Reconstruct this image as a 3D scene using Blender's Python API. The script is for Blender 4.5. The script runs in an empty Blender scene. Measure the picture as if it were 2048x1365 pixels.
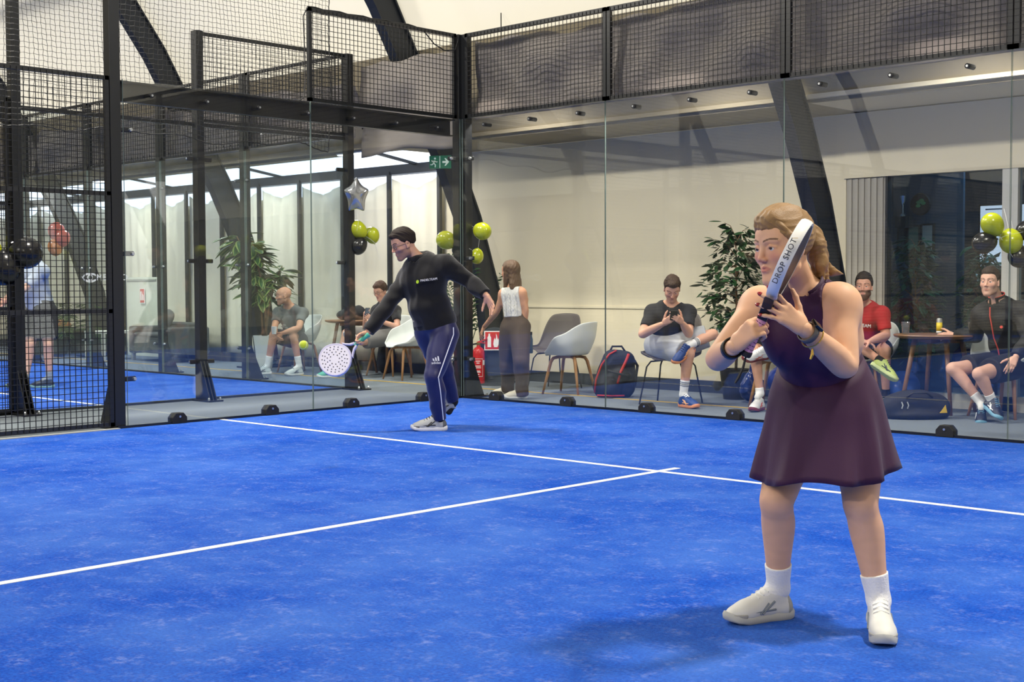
import bpy, bmesh, math, random
import numpy as np
import openvdb
from mathutils import Vector, Matrix

SC = bpy.context.scene
COL = SC.collection
random.seed(7)

# ------------------------------------------------------------------ camera
cam_d = bpy.data.cameras.new('camera'); cam = bpy.data.objects.new('camera', cam_d); COL.objects.link(cam)
cam_d.sensor_fit = 'HORIZONTAL'; cam_d.sensor_width = 36.0; cam_d.lens = 2669.3 / 2048 * 36.0
cam_d.clip_start = 0.05; cam_d.clip_end = 200
_r = Vector((0.72159543, 0.6923029, -0.00409007)); _u = Vector((-0.02705712, 0.03410427, 0.99905196)); _f = Vector((-0.69178606, 0.72080066, -0.04334121))
CAM = Vector((10.3132, -9.9676, 1.2321))
cam.matrix_world = Matrix(((_r.x, _u.x, -_f.x, CAM.x), (_r.y, _u.y, -_f.y, CAM.y), (_r.z, _u.z, -_f.z, CAM.z), (0, 0, 0, 1)))
SC.camera = cam

# ------------------------------------------------------------------ world, exposure
W = bpy.data.worlds.new('world'); SC.world = W; W.use_nodes = True
W.node_tree.nodes['Background'].inputs[0].default_value = (1.0, 0.975, 0.925, 1)
W.node_tree.nodes['Background'].inputs[1].default_value = 2.1
SC.view_settings.view_transform = 'Standard'; SC.view_settings.look = 'None'
SC.view_settings.gamma = 1.0; SC.view_settings.use_curve_mapping = False
SC.view_settings.exposure = 0.0
SC.cycles.max_bounces = 7; SC.cycles.diffuse_bounces = 3; SC.cycles.glossy_bounces = 3
SC.cycles.transparent_max_bounces = 24; SC.cycles.transmission_bounces = 6
SC.cycles.caustics_reflective = False; SC.cycles.caustics_refractive = False
SC.cycles.sample_clamp_indirect = 4.0

LAMP_POWER = 400.0     # court flood lamps (built with their masts below)
STRIP_POWER = 2.2      # daylight strips in the annex roof and above the curtains

# ------------------------------------------------------------------ materials
MATS = {}
def srgb(r, g, b):
    f = lambda c: (c / 255 / 12.92) if c / 255 <= 0.04045 else ((c / 255 + 0.055) / 1.055) ** 2.4
    return (f(r), f(g), f(b), 1.0)

def mat(name, rgb, rough=0.6, metal=0.0, var=0.0, vscale=8.0, bump=0.0, bscale=60.0, spec=0.5, sheen=0.0, emit=None, estr=0.0, coords='Object', stretch=None, attr=False, trans=0.0, sss=0.0):
    if name in MATS: return MATS[name]
    m = bpy.data.materials.new(name); m.use_nodes = True; MATS[name] = m
    nt = m.node_tree; N = nt.nodes; L = nt.links; b = N['Principled BSDF']
    c = srgb(*rgb)
    b.inputs['Base Color'].default_value = c; b.inputs['Roughness'].default_value = rough
    b.inputs['Metallic'].default_value = metal; b.inputs['Specular IOR Level'].default_value = spec
    if sheen: b.inputs['Sheen Weight'].default_value = sheen
    if emit: b.inputs['Emission Color'].default_value = srgb(*emit); b.inputs['Emission Strength'].default_value = estr
    if trans: b.inputs['Transmission Weight'].default_value = trans
    if sss:
        b.inputs['Subsurface Weight'].default_value = sss; b.inputs['Subsurface Radius'].default_value = (0.02, 0.008, 0.004); b.inputs['Subsurface Scale'].default_value = 0.6
    src = None
    if attr:
        a = N.new('ShaderNodeAttribute'); a.attribute_name = 'Col'; src = a.outputs['Color']; L.new(src, b.inputs['Base Color'])
    if var or bump:
        tc = N.new('ShaderNodeTexCoord'); vec = tc.outputs[coords]
        if stretch:
            mp = N.new('ShaderNodeMapping'); mp.inputs['Scale'].default_value = stretch; L.new(vec, mp.inputs[0]); vec = mp.outputs[0]
    if var:
        n = N.new('ShaderNodeTexNoise'); n.inputs['Scale'].default_value = vscale; n.inputs['Detail'].default_value = 4; L.new(vec, n.inputs['Vector'])
        mr = N.new('ShaderNodeMapRange'); mr.inputs[1].default_value = 0.25; mr.inputs[2].default_value = 2.15; mr.inputs[3].default_value = 1 - var; mr.inputs[4].default_value = 1 + var
        L.new(n.outputs['Fac'], mr.inputs[0])
        mx = N.new('ShaderNodeMix'); mx.data_type = 'RGBA'; mx.blend_type = 'MULTIPLY'; mx.inputs[0].default_value = 1.0
        mx.inputs[6].default_value = c
        if src: L.new(src, mx.inputs[6])
        L.new(mr.outputs[0], mx.inputs[7]); L.new(mx.outputs[2], b.inputs['Base Color'])
    if bump:
        n2 = N.new('ShaderNodeTexNoise'); n2.inputs['Scale'].default_value = bscale; n2.inputs['Detail'].default_value = 3; L.new(vec, n2.inputs['Vector'])
        bp = N.new('ShaderNodeBump'); bp.inputs['Strength'].default_value = bump; bp.inputs['Distance'].default_value = 0.01
        L.new(n2.outputs['Fac'], bp.inputs['Height']); L.new(bp.outputs[0], b.inputs['Normal'])
    return m

def glass_mat(name, tint=(0.93, 0.97, 0.96), haze=0.03, haze_col=(0.75, 0.82, 0.85), f0=0.045, gain=1.0):
    """clear sheet: transparent + mirror by angle (same on both faces) + a little dust"""
    if name in MATS: return MATS[name]
    m = bpy.data.materials.new(name); m.use_nodes = True; MATS[name] = m
    nt = m.node_tree; N = nt.nodes; L = nt.links; N.remove(N['Principled BSDF'])
    out = N['Material Output']
    tr = N.new('ShaderNodeBsdfTransparent'); tr.inputs[0].default_value = (*tint, 1)
    gl = N.new('ShaderNodeBsdfGlossy'); gl.inputs['Roughness'].default_value = 0.0; gl.inputs[0].default_value = (1, 1, 1, 1)
    lw = N.new('ShaderNodeLayerWeight'); lw.inputs[0].default_value = 0.5
    pw = N.new('ShaderNodeMath'); pw.operation = 'POWER'; pw.inputs[1].default_value = 5.0; L.new(lw.outputs['Facing'], pw.inputs[0])
    ma = N.new('ShaderNodeMath'); ma.operation = 'MULTIPLY_ADD'; ma.inputs[1].default_value = 0.95 * gain; ma.inputs[2].default_value = f0 * gain; L.new(pw.outputs[0], ma.inputs[0])
    mix = N.new('ShaderNodeMixShader'); L.new(ma.outputs[0], mix.inputs[0]); L.new(tr.outputs[0], mix.inputs[1]); L.new(gl.outputs[0], mix.inputs[2])
    last = mix.outputs[0]
    if haze:
        df = N.new('ShaderNodeBsdfDiffuse'); df.inputs[0].default_value = (*haze_col, 1)
        tc = N.new('ShaderNodeTexCoord'); nz = N.new('ShaderNodeTexNoise'); nz.inputs['Scale'].default_value = 1.7; nz.inputs['Detail'].default_value = 6; L.new(tc.outputs['Object'], nz.inputs['Vector'])
        mr = N.new('ShaderNodeMapRange'); mr.inputs[1].default_value = 0.35; mr.inputs[2].default_value = 2.15; mr.inputs[3].default_value = haze * 0.4; mr.inputs[4].default_value = haze * 1.6; L.new(nz.outputs['Fac'], mr.inputs[0])
        m2 = N.new('ShaderNodeMixShader'); L.new(mr.outputs[0], m2.inputs[0]); L.new(last, m2.inputs[1]); L.new(df.outputs[0], m2.inputs[2]); last = m2.outputs[0]
    L.new(last, out.inputs['Surface'])
    return m

def cloth_mat(name, rgb, translucent=0.3, **k):
    """thin fabric that lets some light through"""
    if name in MATS: return MATS[name]
    m = mat(name, rgb, **k); nt = m.node_tree; N = nt.nodes; L = nt.links
    b = N['Principled BSDF']; t = N.new('ShaderNodeBsdfTranslucent'); t.inputs[0].default_value = srgb(*rgb)
    mx = N.new('ShaderNodeMixShader'); mx.inputs[0].default_value = translucent
    L.new(b.outputs[0], mx.inputs[1]); L.new(t.outputs[0], mx.inputs[2]); L.new(mx.outputs[0], N['Material Output'].inputs['Surface'])
    return m

def emit_mat(name, rgb, strength):
    if name in MATS: return MATS[name]
    m = bpy.data.materials.new(name); m.use_nodes = True; MATS[name] = m
    N = m.node_tree.nodes; N.remove(N['Principled BSDF']); e = N.new('ShaderNodeEmission')
    e.inputs[0].default_value = srgb(*rgb); e.inputs[1].default_value = strength
    m.node_tree.links.new(e.outputs[0], N['Material Output'].inputs['Surface'])
    return m

# ------------------------------------------------------------------ objects
def tag(o, label=None, cat=None, group=None, kind=None):
    if label: o['label'] = label
    if cat: o['category'] = cat
    if group: o['group'] = group
    if kind: o['kind'] = kind
    return o

def thing(name, label, cat, loc=(0, 0, 0), rz=0.0, group=None):
    o = bpy.data.objects.new(name, None); COL.objects.link(o); o.empty_display_size = 0.1
    o.location = loc; o.rotation_euler = (0, 0, rz)
    return tag(o, label, cat, group)

class MB:
    """collects simple solids and links them as ONE mesh object"""
    def __init__(s): s.v = []; s.f = []; s.m = []; s.cur = 0
    def add(s, vs, fs):
        o = len(s.v); s.v += [tuple(v) for v in vs]; s.f += [tuple(i + o for i in f) for f in fs]; s.m += [s.cur] * len(fs); return s
    def box(s, lo, hi):
        (a, b, c), (d, e, f) = lo, hi
        return s.add([(a, b, c), (d, b, c), (d, e, c), (a, e, c), (a, b, f), (d, b, f), (d, e, f), (a, e, f)],
                     [(3, 2, 1, 0), (4, 5, 6, 7), (0, 1, 5, 4), (1, 2, 6, 5), (2, 3, 7, 6), (3, 0, 4, 7)])
    def cbox(s, c, h): return s.box([c[i] - h[i] for i in range(3)], [c[i] + h[i] for i in range(3)])
    def prism(s, poly, ext):
        """poly: list of 3D points (planar), ext: extrusion vector"""
        n = len(poly); e = Vector(ext); a = [Vector(p) for p in poly]; b = [p + e for p in a]
        return s.add(a + b, [tuple(range(n))[::-1], tuple(range(n, 2 * n))] + [(i, (i + 1) % n, n + (i + 1) % n, n + i) for i in range(n)])
    def tube(s, pts, r, n=8, caps=True, closed=False):
        """sweep a circle along pts; r: number or list"""
        pts = [Vector(p) for p in pts]; k = len(pts)
        rr = r if isinstance(r, (list, tuple)) else [r] * k
        vs = []; fs = []; prev = None
        for i, p in enumerate(pts):
            if closed: t = pts[(i + 1) % k] - pts[i - 1]
            else: t = pts[min(i + 1, k - 1)] - pts[max(i - 1, 0)]
            if t.length < 1e-9: t = Vector((0, 0, 1))
            t.normalize()
            if prev is None:
                a = t.cross(Vector((0, 0, 1)) if abs(t.z) < 0.9 else Vector((1, 0, 0))).normalized()
            else:
                a = (prev - t * prev.dot(t))
                a = a.normalized() if a.length > 1e-6 else t.orthogonal().normalized()
            prev = a; b = t.cross(a)
            for j in range(n):
                w = 2 * math.pi * (j + 0.5) / n
                vs.append(p + (a * math.cos(w) + b * math.sin(w)) * rr[i])
        m = k if closed else k - 1
        for i in range(m):
            i2 = (i + 1) % k
            for j in range(n): fs.append((i * n + j, i * n + (j + 1) % n, i2 * n + (j + 1) % n, i2 * n + j))
        if caps and not closed: fs.append(tuple(range(n))[::-1]); fs.append(tuple(range((k - 1) * n, k * n)))
        return s.add(vs, fs)
    def lathe(s, prof, c=(0, 0, 0), n=24, axis='z'):
        """prof: list of (r, h)"""
        vs = []; fs = []; k = len(prof)
        for r, h in prof:
            for j in range(n):
                w = 2 * math.pi * j / n
                x, y, z = r * math.cos(w), r * math.sin(w), h
                if axis == 'y': x, y, z = x, h, -y
                if axis == 'x': x, y, z = h, x, y
                vs.append((c[0] + x, c[1] + y, c[2] + z))
        for i in range(k - 1):
            for j in range(n): fs.append((i * n + j, i * n + (j + 1) % n, (i + 1) * n + (j + 1) % n, (i + 1) * n + j))
        if prof[0][0] > 1e-6: fs.append(tuple(range(n))[::-1])
        if prof[-1][0] > 1e-6: fs.append(tuple(range((k - 1) * n, k * n)))
        return s.add(vs, fs)
    def grid(s, P, two=False):
        """P[i][j] points -> quads"""
        a = len(P); b = len(P[0])
        return s.add([p for row in P for p in row], [(i * b + j, i * b + j + 1, (i + 1) * b + j + 1, (i + 1) * b + j) for i in range(a - 1) for j in range(b - 1)])
    def loft(s, rings, caps=True):
        n = len(rings[0]); k = len(rings)
        fs = [(i * n + j, i * n + (j + 1) % n, (i + 1) * n + (j + 1) % n, (i + 1) * n + j) for i in range(k - 1) for j in range(n)]
        if caps: fs += [tuple(range(n))[::-1], tuple(range((k - 1) * n, k * n))]
        return s.add([p for r in rings for p in r], fs)
    def build(s, name, m, parent=None, smooth=False, bevel=0.0, loc=None, auto=None, solid=0.0, sub=0):
        me = bpy.data.meshes.new(name); me.from_pydata(s.v, [], s.f); 
        ms = m if isinstance(m, (list, tuple)) else [m]
        for q in ms: me.materials.append(q)
        if len(ms) > 1: me.polygons.foreach_set('material_index', s.m)
        bm = bmesh.new(); bm.from_mesh(me)
        if not s.keep: bmesh.ops.remove_doubles(bm, verts=bm.verts, dist=1e-6); bmesh.ops.recalc_face_normals(bm, faces=bm.faces)
        bm.to_mesh(me); bm.free()
        o = bpy.data.objects.new(name, me); COL.objects.link(o)
        if smooth: me.polygons.foreach_set('use_smooth', [True] * len(me.polygons))
        if auto is not None:
            me.polygons.foreach_set('use_smooth', [True] * len(me.polygons)); me.set_sharp_from_angle(angle=math.radians(auto))
        if solid:
            q = o.modifiers.new('s', 'SOLIDIFY'); q.thickness = solid; q.offset = 0
        if bevel:
            q = o.modifiers.new('b', 'BEVEL'); q.width = bevel; q.segments = 2; q.limit_method = 'ANGLE'
        if sub:
            q = o.modifiers.new('u', 'SUBSURF'); q.levels = sub; q.render_levels = sub
        if parent: o.parent = parent
        if loc: o.location = loc
        return o
    keep = False

def struct(o): o['kind'] = 'structure'; return o
def dup(o, parent=None, loc=None, rz=None):
    c = o.copy(); COL.objects.link(c); c.parent = parent
    if loc is not None: c.location = loc
    if rz is not None: c.rotation_euler = (c.rotation_euler[0], c.rotation_euler[1], rz)
    return c
def dup_tree(o, parent=None):
    c = dup(o, parent)
    for ch in list(o.children): dup_tree(ch, c)
    return c

def text_part(name, s, size, m, parent, loc, right, up, depth=0.0008, font_scale=(1, 1), align='CENTER', shear=0.0, spacing=1.0, normal_off=0.0):
    """raised lettering as a mesh part; right / up are the writing directions"""
    cu = bpy.data.curves.new(name, 'FONT'); cu.body = s; cu.size = size; cu.extrude = depth; cu.align_x = align; cu.align_y = 'CENTER'; cu.shear = shear; cu.space_character = spacing; cu.resolution_u = 3
    to = bpy.data.objects.new(name + '_c', cu); COL.objects.link(to)
    dg = bpy.context.evaluated_depsgraph_get(); me = bpy.data.meshes.new_from_object(to.evaluated_get(dg)); me.name = name
    bpy.data.objects.remove(to); bpy.data.curves.remove(cu)
    r = Vector(right).normalized(); u = Vector(up); u = (u - r * u.dot(r)).normalized(); n = r.cross(u)
    M = Matrix(((r.x * font_scale[0], u.x * font_scale[1], n.x, loc[0] + n.x * normal_off), (r.y * font_scale[0], u.y * font_scale[1], n.y, loc[1] + n.y * normal_off), (r.z * font_scale[0], u.z * font_scale[1], n.z, loc[2] + n.z * normal_off), (0, 0, 0, 1)))
    if parent is not None:
        bpy.context.view_layer.update(); M = parent.matrix_world.inverted() @ M
    me.transform(M); me.materials.clear(); me.materials.append(m)
    o = bpy.data.objects.new(name, me); COL.objects.link(o); o.parent = parent
    return o
# ================================================================== materials of the place
M_BLACK = mat('black_steel', (24, 26, 29), 0.34, 0.0, var=0.15, vscale=5)
M_FRAME = mat('frame_steel', (27, 32, 40), 0.5, 0.2, var=0.12, vscale=2)
M_GALV = mat('galvanised', (150, 152, 152), 0.45, 0.7, var=0.1, vscale=12)
M_WIRE = mat('wire_black', (22, 23, 25), 0.5, 0.2)
M_BOLT = mat('bolt_zinc', (200, 203, 205), 0.3, 0.9)
M_RUB = mat('rubber_black', (20, 20, 22), 0.7)
M_GLASS = glass_mat('court_glass', (0.985, 0.993, 0.990), haze=0.004, haze_col=(0.72, 0.80, 0.86))
M_GLASS2 = glass_mat('neighbour_glass', (0.95, 0.98, 0.985), haze=0.005, haze_col=(0.55, 0.72, 0.86))
M_EDGE = mat('glass_edge', (118, 134, 128), 0.25)
M_CARPET = mat('grey_carpet', (122, 131, 139), 0.95, var=0.12, vscale=55, bump=0.5, bscale=300, spec=0.1)
M_CREAM = mat('cream_sheet', (222, 213, 186), 0.8, var=0.05, vscale=0.9, bump=0.12, bscale=2.5)
M_SOFFIT = mat('shaded_soffit', (150, 140, 118), 0.85, var=0.06, vscale=1.5)  # brown puts the shade of the unlit roof underside into the colour
M_MEMB = cloth_mat('roof_membrane', (226, 220, 202), 0.42, rough=0.8, var=0.04, vscale=0.5)
M_CURT = cloth_mat('white_curtain', (240, 236, 218), 0.25, rough=0.75, var=0.04, vscale=1.2)
M_DRAPE = cloth_mat('grey_drape', (150, 144, 140), 0.35, rough=0.85, var=0.14, vscale=1.6, bump=0.1, bscale=90)
M_DKBASE = mat('dark_skirting', (38, 44, 50), 0.6)
M_YTAPE = mat('yellow_tape', (196, 164, 62), 0.6)
M_STRIP = emit_mat('daylight_strip', (225, 236, 255), STRIP_POWER)
M_LED = emit_mat('led_panel', (248, 252, 255), 5.0)
M_WHITEP = mat('white_paint_line', (240, 240, 236), 0.8, var=0.05, vscale=20)

def turf_mat():
    m = bpy.data.materials.new('blue_turf'); m.use_nodes = True; N = m.node_tree.nodes; L = m.node_tree.links; b = N['Principled BSDF']
    b.inputs['Roughness'].default_value = 0.9; b.inputs['Specular IOR Level'].default_value = 0.15
    tc = N.new('ShaderNodeTexCoord')
    def noise(scale, det, st=(1, 1, 1), rot=0.0):
        mp = N.new('ShaderNodeMapping'); mp.inputs['Scale'].default_value = st; mp.inputs['Rotation'].default_value = (0, 0, rot); L.new(tc.outputs['Object'], mp.inputs[0])
        n = N.new('ShaderNodeTexNoise'); n.inputs['Scale'].default_value = scale; n.inputs['Detail'].default_value = det; n.inputs['Roughness'].default_value = 0.65; L.new(mp.outputs[0], n.inputs['Vector']); return n.outputs['Fac']
    def rng(s, a, c, lo, hi):
        r = N.new('ShaderNodeMapRange'); r.inputs[1].default_value = a; r.inputs[2].default_value = c; r.inputs[3].default_value = lo; r.inputs[4].default_value = hi; L.new(s, r.inputs[0]); return r.outputs[0]
    def mix(f, a, c, bt='MIX'):
        x = N.new('ShaderNodeMix'); x.data_type = 'RGBA'; x.blend_type = bt
        L.new(f, x.inputs[0]) if not isinstance(f, float) else setattr(x.inputs[0], 'default_value', f)
        for i, q in ((6, a), (7, c)):
            if isinstance(q, tuple): x.inputs[i].default_value = q
            else: L.new(q, x.inputs[i])
        return x.outputs[2]
    base = mix(rng(noise(75, 3), 0.3, 0.7, 0, 1), srgb(0, 54, 170), srgb(22, 98, 214))
    patch = rng(noise(1.3, 9), 0.36, 0.68, 0, 0.45)           # sand brushed thinly over the pile
    c1 = mix(patch, base, srgb(92, 140, 226))
    grit = rng(noise(9, 8, (1.0, 1.0, 1)), 0.48, 0.74, 0, 0.62)   # sandy specks
    speck = rng(noise(34, 4), 0.44, 0.66, 0, 1)
    mu = N.new('ShaderNodeMath'); mu.operation = 'MULTIPLY'; L.new(grit, mu.inputs[0]); L.new(speck, mu.inputs[1])
    c2 = mix(mu.outputs[0], c1, srgb(158, 172, 228))
    L.new(c2, b.inputs['Base Color'])
    bp = N.new('ShaderNodeBump'); bp.inputs['Strength'].default_value = 0.7; bp.inputs['Distance'].default_value = 0.012
    L.new(noise(170, 3), bp.inputs['Height']); L.new(bp.outputs[0], b.inputs['Normal'])
    return m
M_TURF = turf_mat()

# ================================================================== hall shell
fl = struct(MB().box((-34, -24, -0.06), (15, 2.5, -0.004)).box((2.3, 2.5, -0.06), (15, 6.5, -0.004)).build('floor', M_CARPET))
tag(fl, 'grey carpet tiles laid around the courts', 'floor')

def turf(x0, x1, label):
    t = struct(MB().box((x0, -20, -0.03), (x1, 0.0, 0.0)).build('court_turf', M_TURF)); tag(t, label, 'turf')
    cx = (x0 + x1) / 2
    for lo, hi in [((x0, -3.08, 0), (x1, -3.03, 0.002)), ((cx - 0.025, -17.2, 0), (cx + 0.025, -2.85, 0.0022)), ((x0, -16.97, 0), (x1, -16.92, 0.002))]:
        MB().box(lo, hi).build('court_line', M_WHITEP, t)
    return t
turf(0, 10, 'blue padel court turf with white lines under the two players')
turf(-11.95, -1.95, 'blue padel turf of the neighbouring court behind glass')

# light roof frames (arched steel) across the hall
OUT = [(2.02, 0), (1.86, 1.1), (1.52, 2.05), (1.18, 2.75), (0.50, 3.9), (0.15, 4.5), (-0.8, 5.8), (-2.6, 7.2), (-5.5, 8.4), (-10, 8.9)]
OUT = OUT + [(-20 - y, z) for y, z in OUT[-2::-1]]
def offset(poly, d):
    res = []
    for i, (y, z) in enumerate(poly):
        a = poly[max(i - 1, 0)]; b = poly[min(i + 1, len(poly) - 1)]
        t = Vector((b[0] - a[0], b[1] - a[1])).normalized(); n = Vector((-t.y, t.x))
        res.append((y + n.x * d, z + n.y * d))
    return res
INN = offset(OUT, 0.30); INN[0] = (INN[0][0], 0); INN[-1] = (INN[-1][0], 0)
X0_ = -22.0
FRX = (-20.5, -15.7, -10.9, -6.1, -1.3, 3.5, 8.3, 13.1)
for i, x in enumerate(FRX):
    m = MB()
    rings = []
    for (yo, zo), (yi, zi) in zip(OUT, INN):
        rings.append([(x - 0.04, yo, zo), (x + 0.04, yo, zo), (x + 0.04, yi, zi), (x - 0.04, yi, zi)])
    m.loft(rings)
    fo = m.build('roof_frame', M_FRAME, None); struct(fo)
    tag(fo, 'dark arched steel roof frame leaning in from the wall', 'frame', 'arched hall frames')
    # edge flanges
    fm = MB()
    for P in (OUT, INN):
        fm.loft([[(x - 0.07, y - 0.012, z), (x + 0.07, y - 0.012, z), (x + 0.07, y + 0.012, z), (x - 0.07, y + 0.012, z)] for y, z in P])
    fm.build('flange', M_FRAME, fo)
    MB().box((x - 0.2, 1.45, -0.004), (x + 0.2, 2.15, 0.02)).build('base_plate', M_FRAME, fo)

tag(struct(MB().box((X0_, -.40, 5.40), (-6.1, -.28, 5.53)).build('trim_52', M_FRAME)), 'dark purlin running between the roof frames', 'purlin')
# membrane roof outside the frames
MEM = [(y, z) for y, z in offset(OUT, -0.07) if z > 2.7]
MEM[0] = (1.2, 2.93); MEM[-1] = (-21.2, 2.93)
MEM_ALL = list(MEM); MEM = MEM[1:-1]
X0, X1 = -22.0, 14.5
ce = struct(MB().grid([[(X0 + (X1 - X0) * i / 30, y, z) for y, z in MEM] for i in range(31)]).build('ceiling', M_MEMB, smooth=True))
tag(ce, 'cream fabric roof membrane above the courts', 'ceiling')
for nm, a, b_ in (('trim_50', MEM_ALL[0], MEM_ALL[1]), ('trim_51', MEM_ALL[-2], MEM_ALL[-1])):
    tag(struct(MB().prism([(X0, a[0], a[1]), (X0, b_[0], b_[1]), (X1, b_[0], b_[1]), (X1, a[0], a[1])], (0, .03 if a[0] > -5 and b_[0] > -5 else -.03, 0)).build(nm, M_SOFFIT)), 'opaque lower band of the fabric roof, coloured brown for shade', 'roof band')
for nm, xx in (('wall_left', X0), ('wall_right', X1)):
    poly = [(xx, 2.4, -0.004), (xx, 2.4, 2.95)] + [(xx, y, z) for y, z in MEM] + [(xx, -22.4, 2.95), (xx, -22.4, -0.004)]
    tag(struct(MB().prism(poly, (0.03 if xx > 0 else -0.03, 0, 0)).build(nm, M_CREAM)), 'cream end wall of the hall', 'wall')
tag(struct(MB().box((X0, -22.45, 0), (X1, -22.4, 2.95)).build('wall_front', M_CREAM)), 'cream long wall at the far end of the courts', 'wall')
tag(struct(MB().box((X0, -22.45, 2.95), (X1, -21.2, 3.0)).build('trim_2', M_SOFFIT)), 'soffit strip above the long wall', 'trim')

# back wall: cream sheet (right part)
wb = struct(MB().box((-2.75, 2.35, 0), (3.26, 2.42, 2.95)).build('wall_back', M_CREAM)); tag(wb, 'plain cream sheet wall behind the chairs', 'wall')
MB().box((-2.75, 2.338, 0.925), (3.26, 2.352, 0.95)).build('seam_batten', M_CREAM, wb)
tag(struct(MB().box((X0, 2.31, -0.004), (3.24, 2.35, 0.13)).build('baseboard_back', M_DKBASE)), 'dark skirting along the back wall', 'baseboard')
tag(struct(MB().box((-16, 1.03, -0.004), (3.3, 1.075, 0.001)).build('trim_1', M_YTAPE)), 'yellow tape line on the carpet beside the courts', 'tape line')
# annex roof: soffit right, translucent sheets left
tag(struct(MB().box((-2.75, 1.12, 2.96), (3.4, 2.45, 3.0)).build('trim_3', M_SOFFIT)), 'soffit over the seating strip, coloured brown for shade', 'soffit')
# curtain wall (left part): sheet, posts, clerestory, curtains
wc = struct(MB().box((X0, 2.42, 0), (-2.75, 2.46, 2.54)).build('wall_back', M_CREAM)); tag(wc, 'pale wall behind the white curtains', 'wall')
nb = 0
x = -2.78
while x > -21.5:
    xn = x - 1.02
    # glowing clerestory pane
    wn = struct(MB().box((xn + 0.03, 2.40, 2.54), (x - 0.03, 2.43, 2.73)).build('window_%d' % (nb + 1), M_STRIP)); tag(wn, 'bright clerestory window strip above the white curtains', 'window', 'clerestory windows')
    if x > -15.5:
        # curtain with a V-shaped sag at the top
        G = []
        for i in range(25):
            t = i / 24; xx = x - 0.02 - t * 0.98
            top = 2.69 - 0.15 * (1 - abs(2 * t - 1)) ** 0.8
            col = []
            for j in range(15):
                s = j / 14; z = 0.14 + (top - 0.14) * s
                w = 0.5 * math.exp(-((t - 0.5) / 0.35) ** 2)
                fold = 0.016 * math.sin(t * 26 + nb) * (0.35 + 0.65 * s) + 0.03 * w * math.sin(9 * (s * 1.2 - abs(2 * t - 1) * 0.55)) * s
                col.append((xx, 2.33 - fold, z))
            G.append(col)
        c = MB().grid(G).build('curtain', M_CURT, None, smooth=True, solid=0.004); tag(c, {0: 'white curtain panel next to the plain cream wall', 1: 'white curtain panel behind the table with the dark coat', 2: 'white curtain panel behind the bald man', 3: 'white curtain panel behind the variegated plant', 5: 'white curtain panel behind the grey sofa', 7: 'white curtain panel behind the pale cupboard door'}.get(nb, 'white curtain panel sagging between two dark posts'), 'curtain', 'white curtain panels')
    p = struct(MB().box((x - 0.025, 2.26, 0), (x + 0.025, 2.31, 2.78)).build('trim_%d' % (nb + 10), M_FRAME)); tag(p, 'thin dark wall post between curtain panels', 'post', 'curtain wall posts')
    # translucent roof sheet of the annex
    rs = struct(MB().prism([(xn + 0.04, 2.32, 2.875), (xn + 0.04, 1.62, 2.975), (x - 0.04, 1.62, 2.975), (x - 0.04, 2.32, 2.875)], (0, 0, 0.02)).build('window_%d' % (nb + 60), M_STRIP)); tag(rs, 'translucent roof sheet glowing with daylight', 'roof window', 'annex roof sheets')
    x = xn; nb += 1
tag(struct(MB().box((X0, 2.28, 2.74), (-2.75, 2.45, 2.87)).build('trim_4', M_FRAME)), 'dark eaves beam above the curtains', 'beam')
tag(struct(MB().box((X0, 1.05, 2.965), (-2.75, 1.64, 3.02)).build('trim_5', M_SOFFIT)), 'soffit strip beside the roof sheets', 'soffit')
for i in range(7):
    xx = -3.3 - i * 3.06
    tag(struct(MB().prism([(xx, 2.35, 2.84), (xx, 1.35, 2.98), (xx, 1.35, 3.02), (xx, 2.35, 2.88)], (0.06, 0, 0)).build('trim_%d' % (90 + i), M_FRAME)), 'dark rafter under the roof sheets', 'rafter', 'annex rafters')

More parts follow.
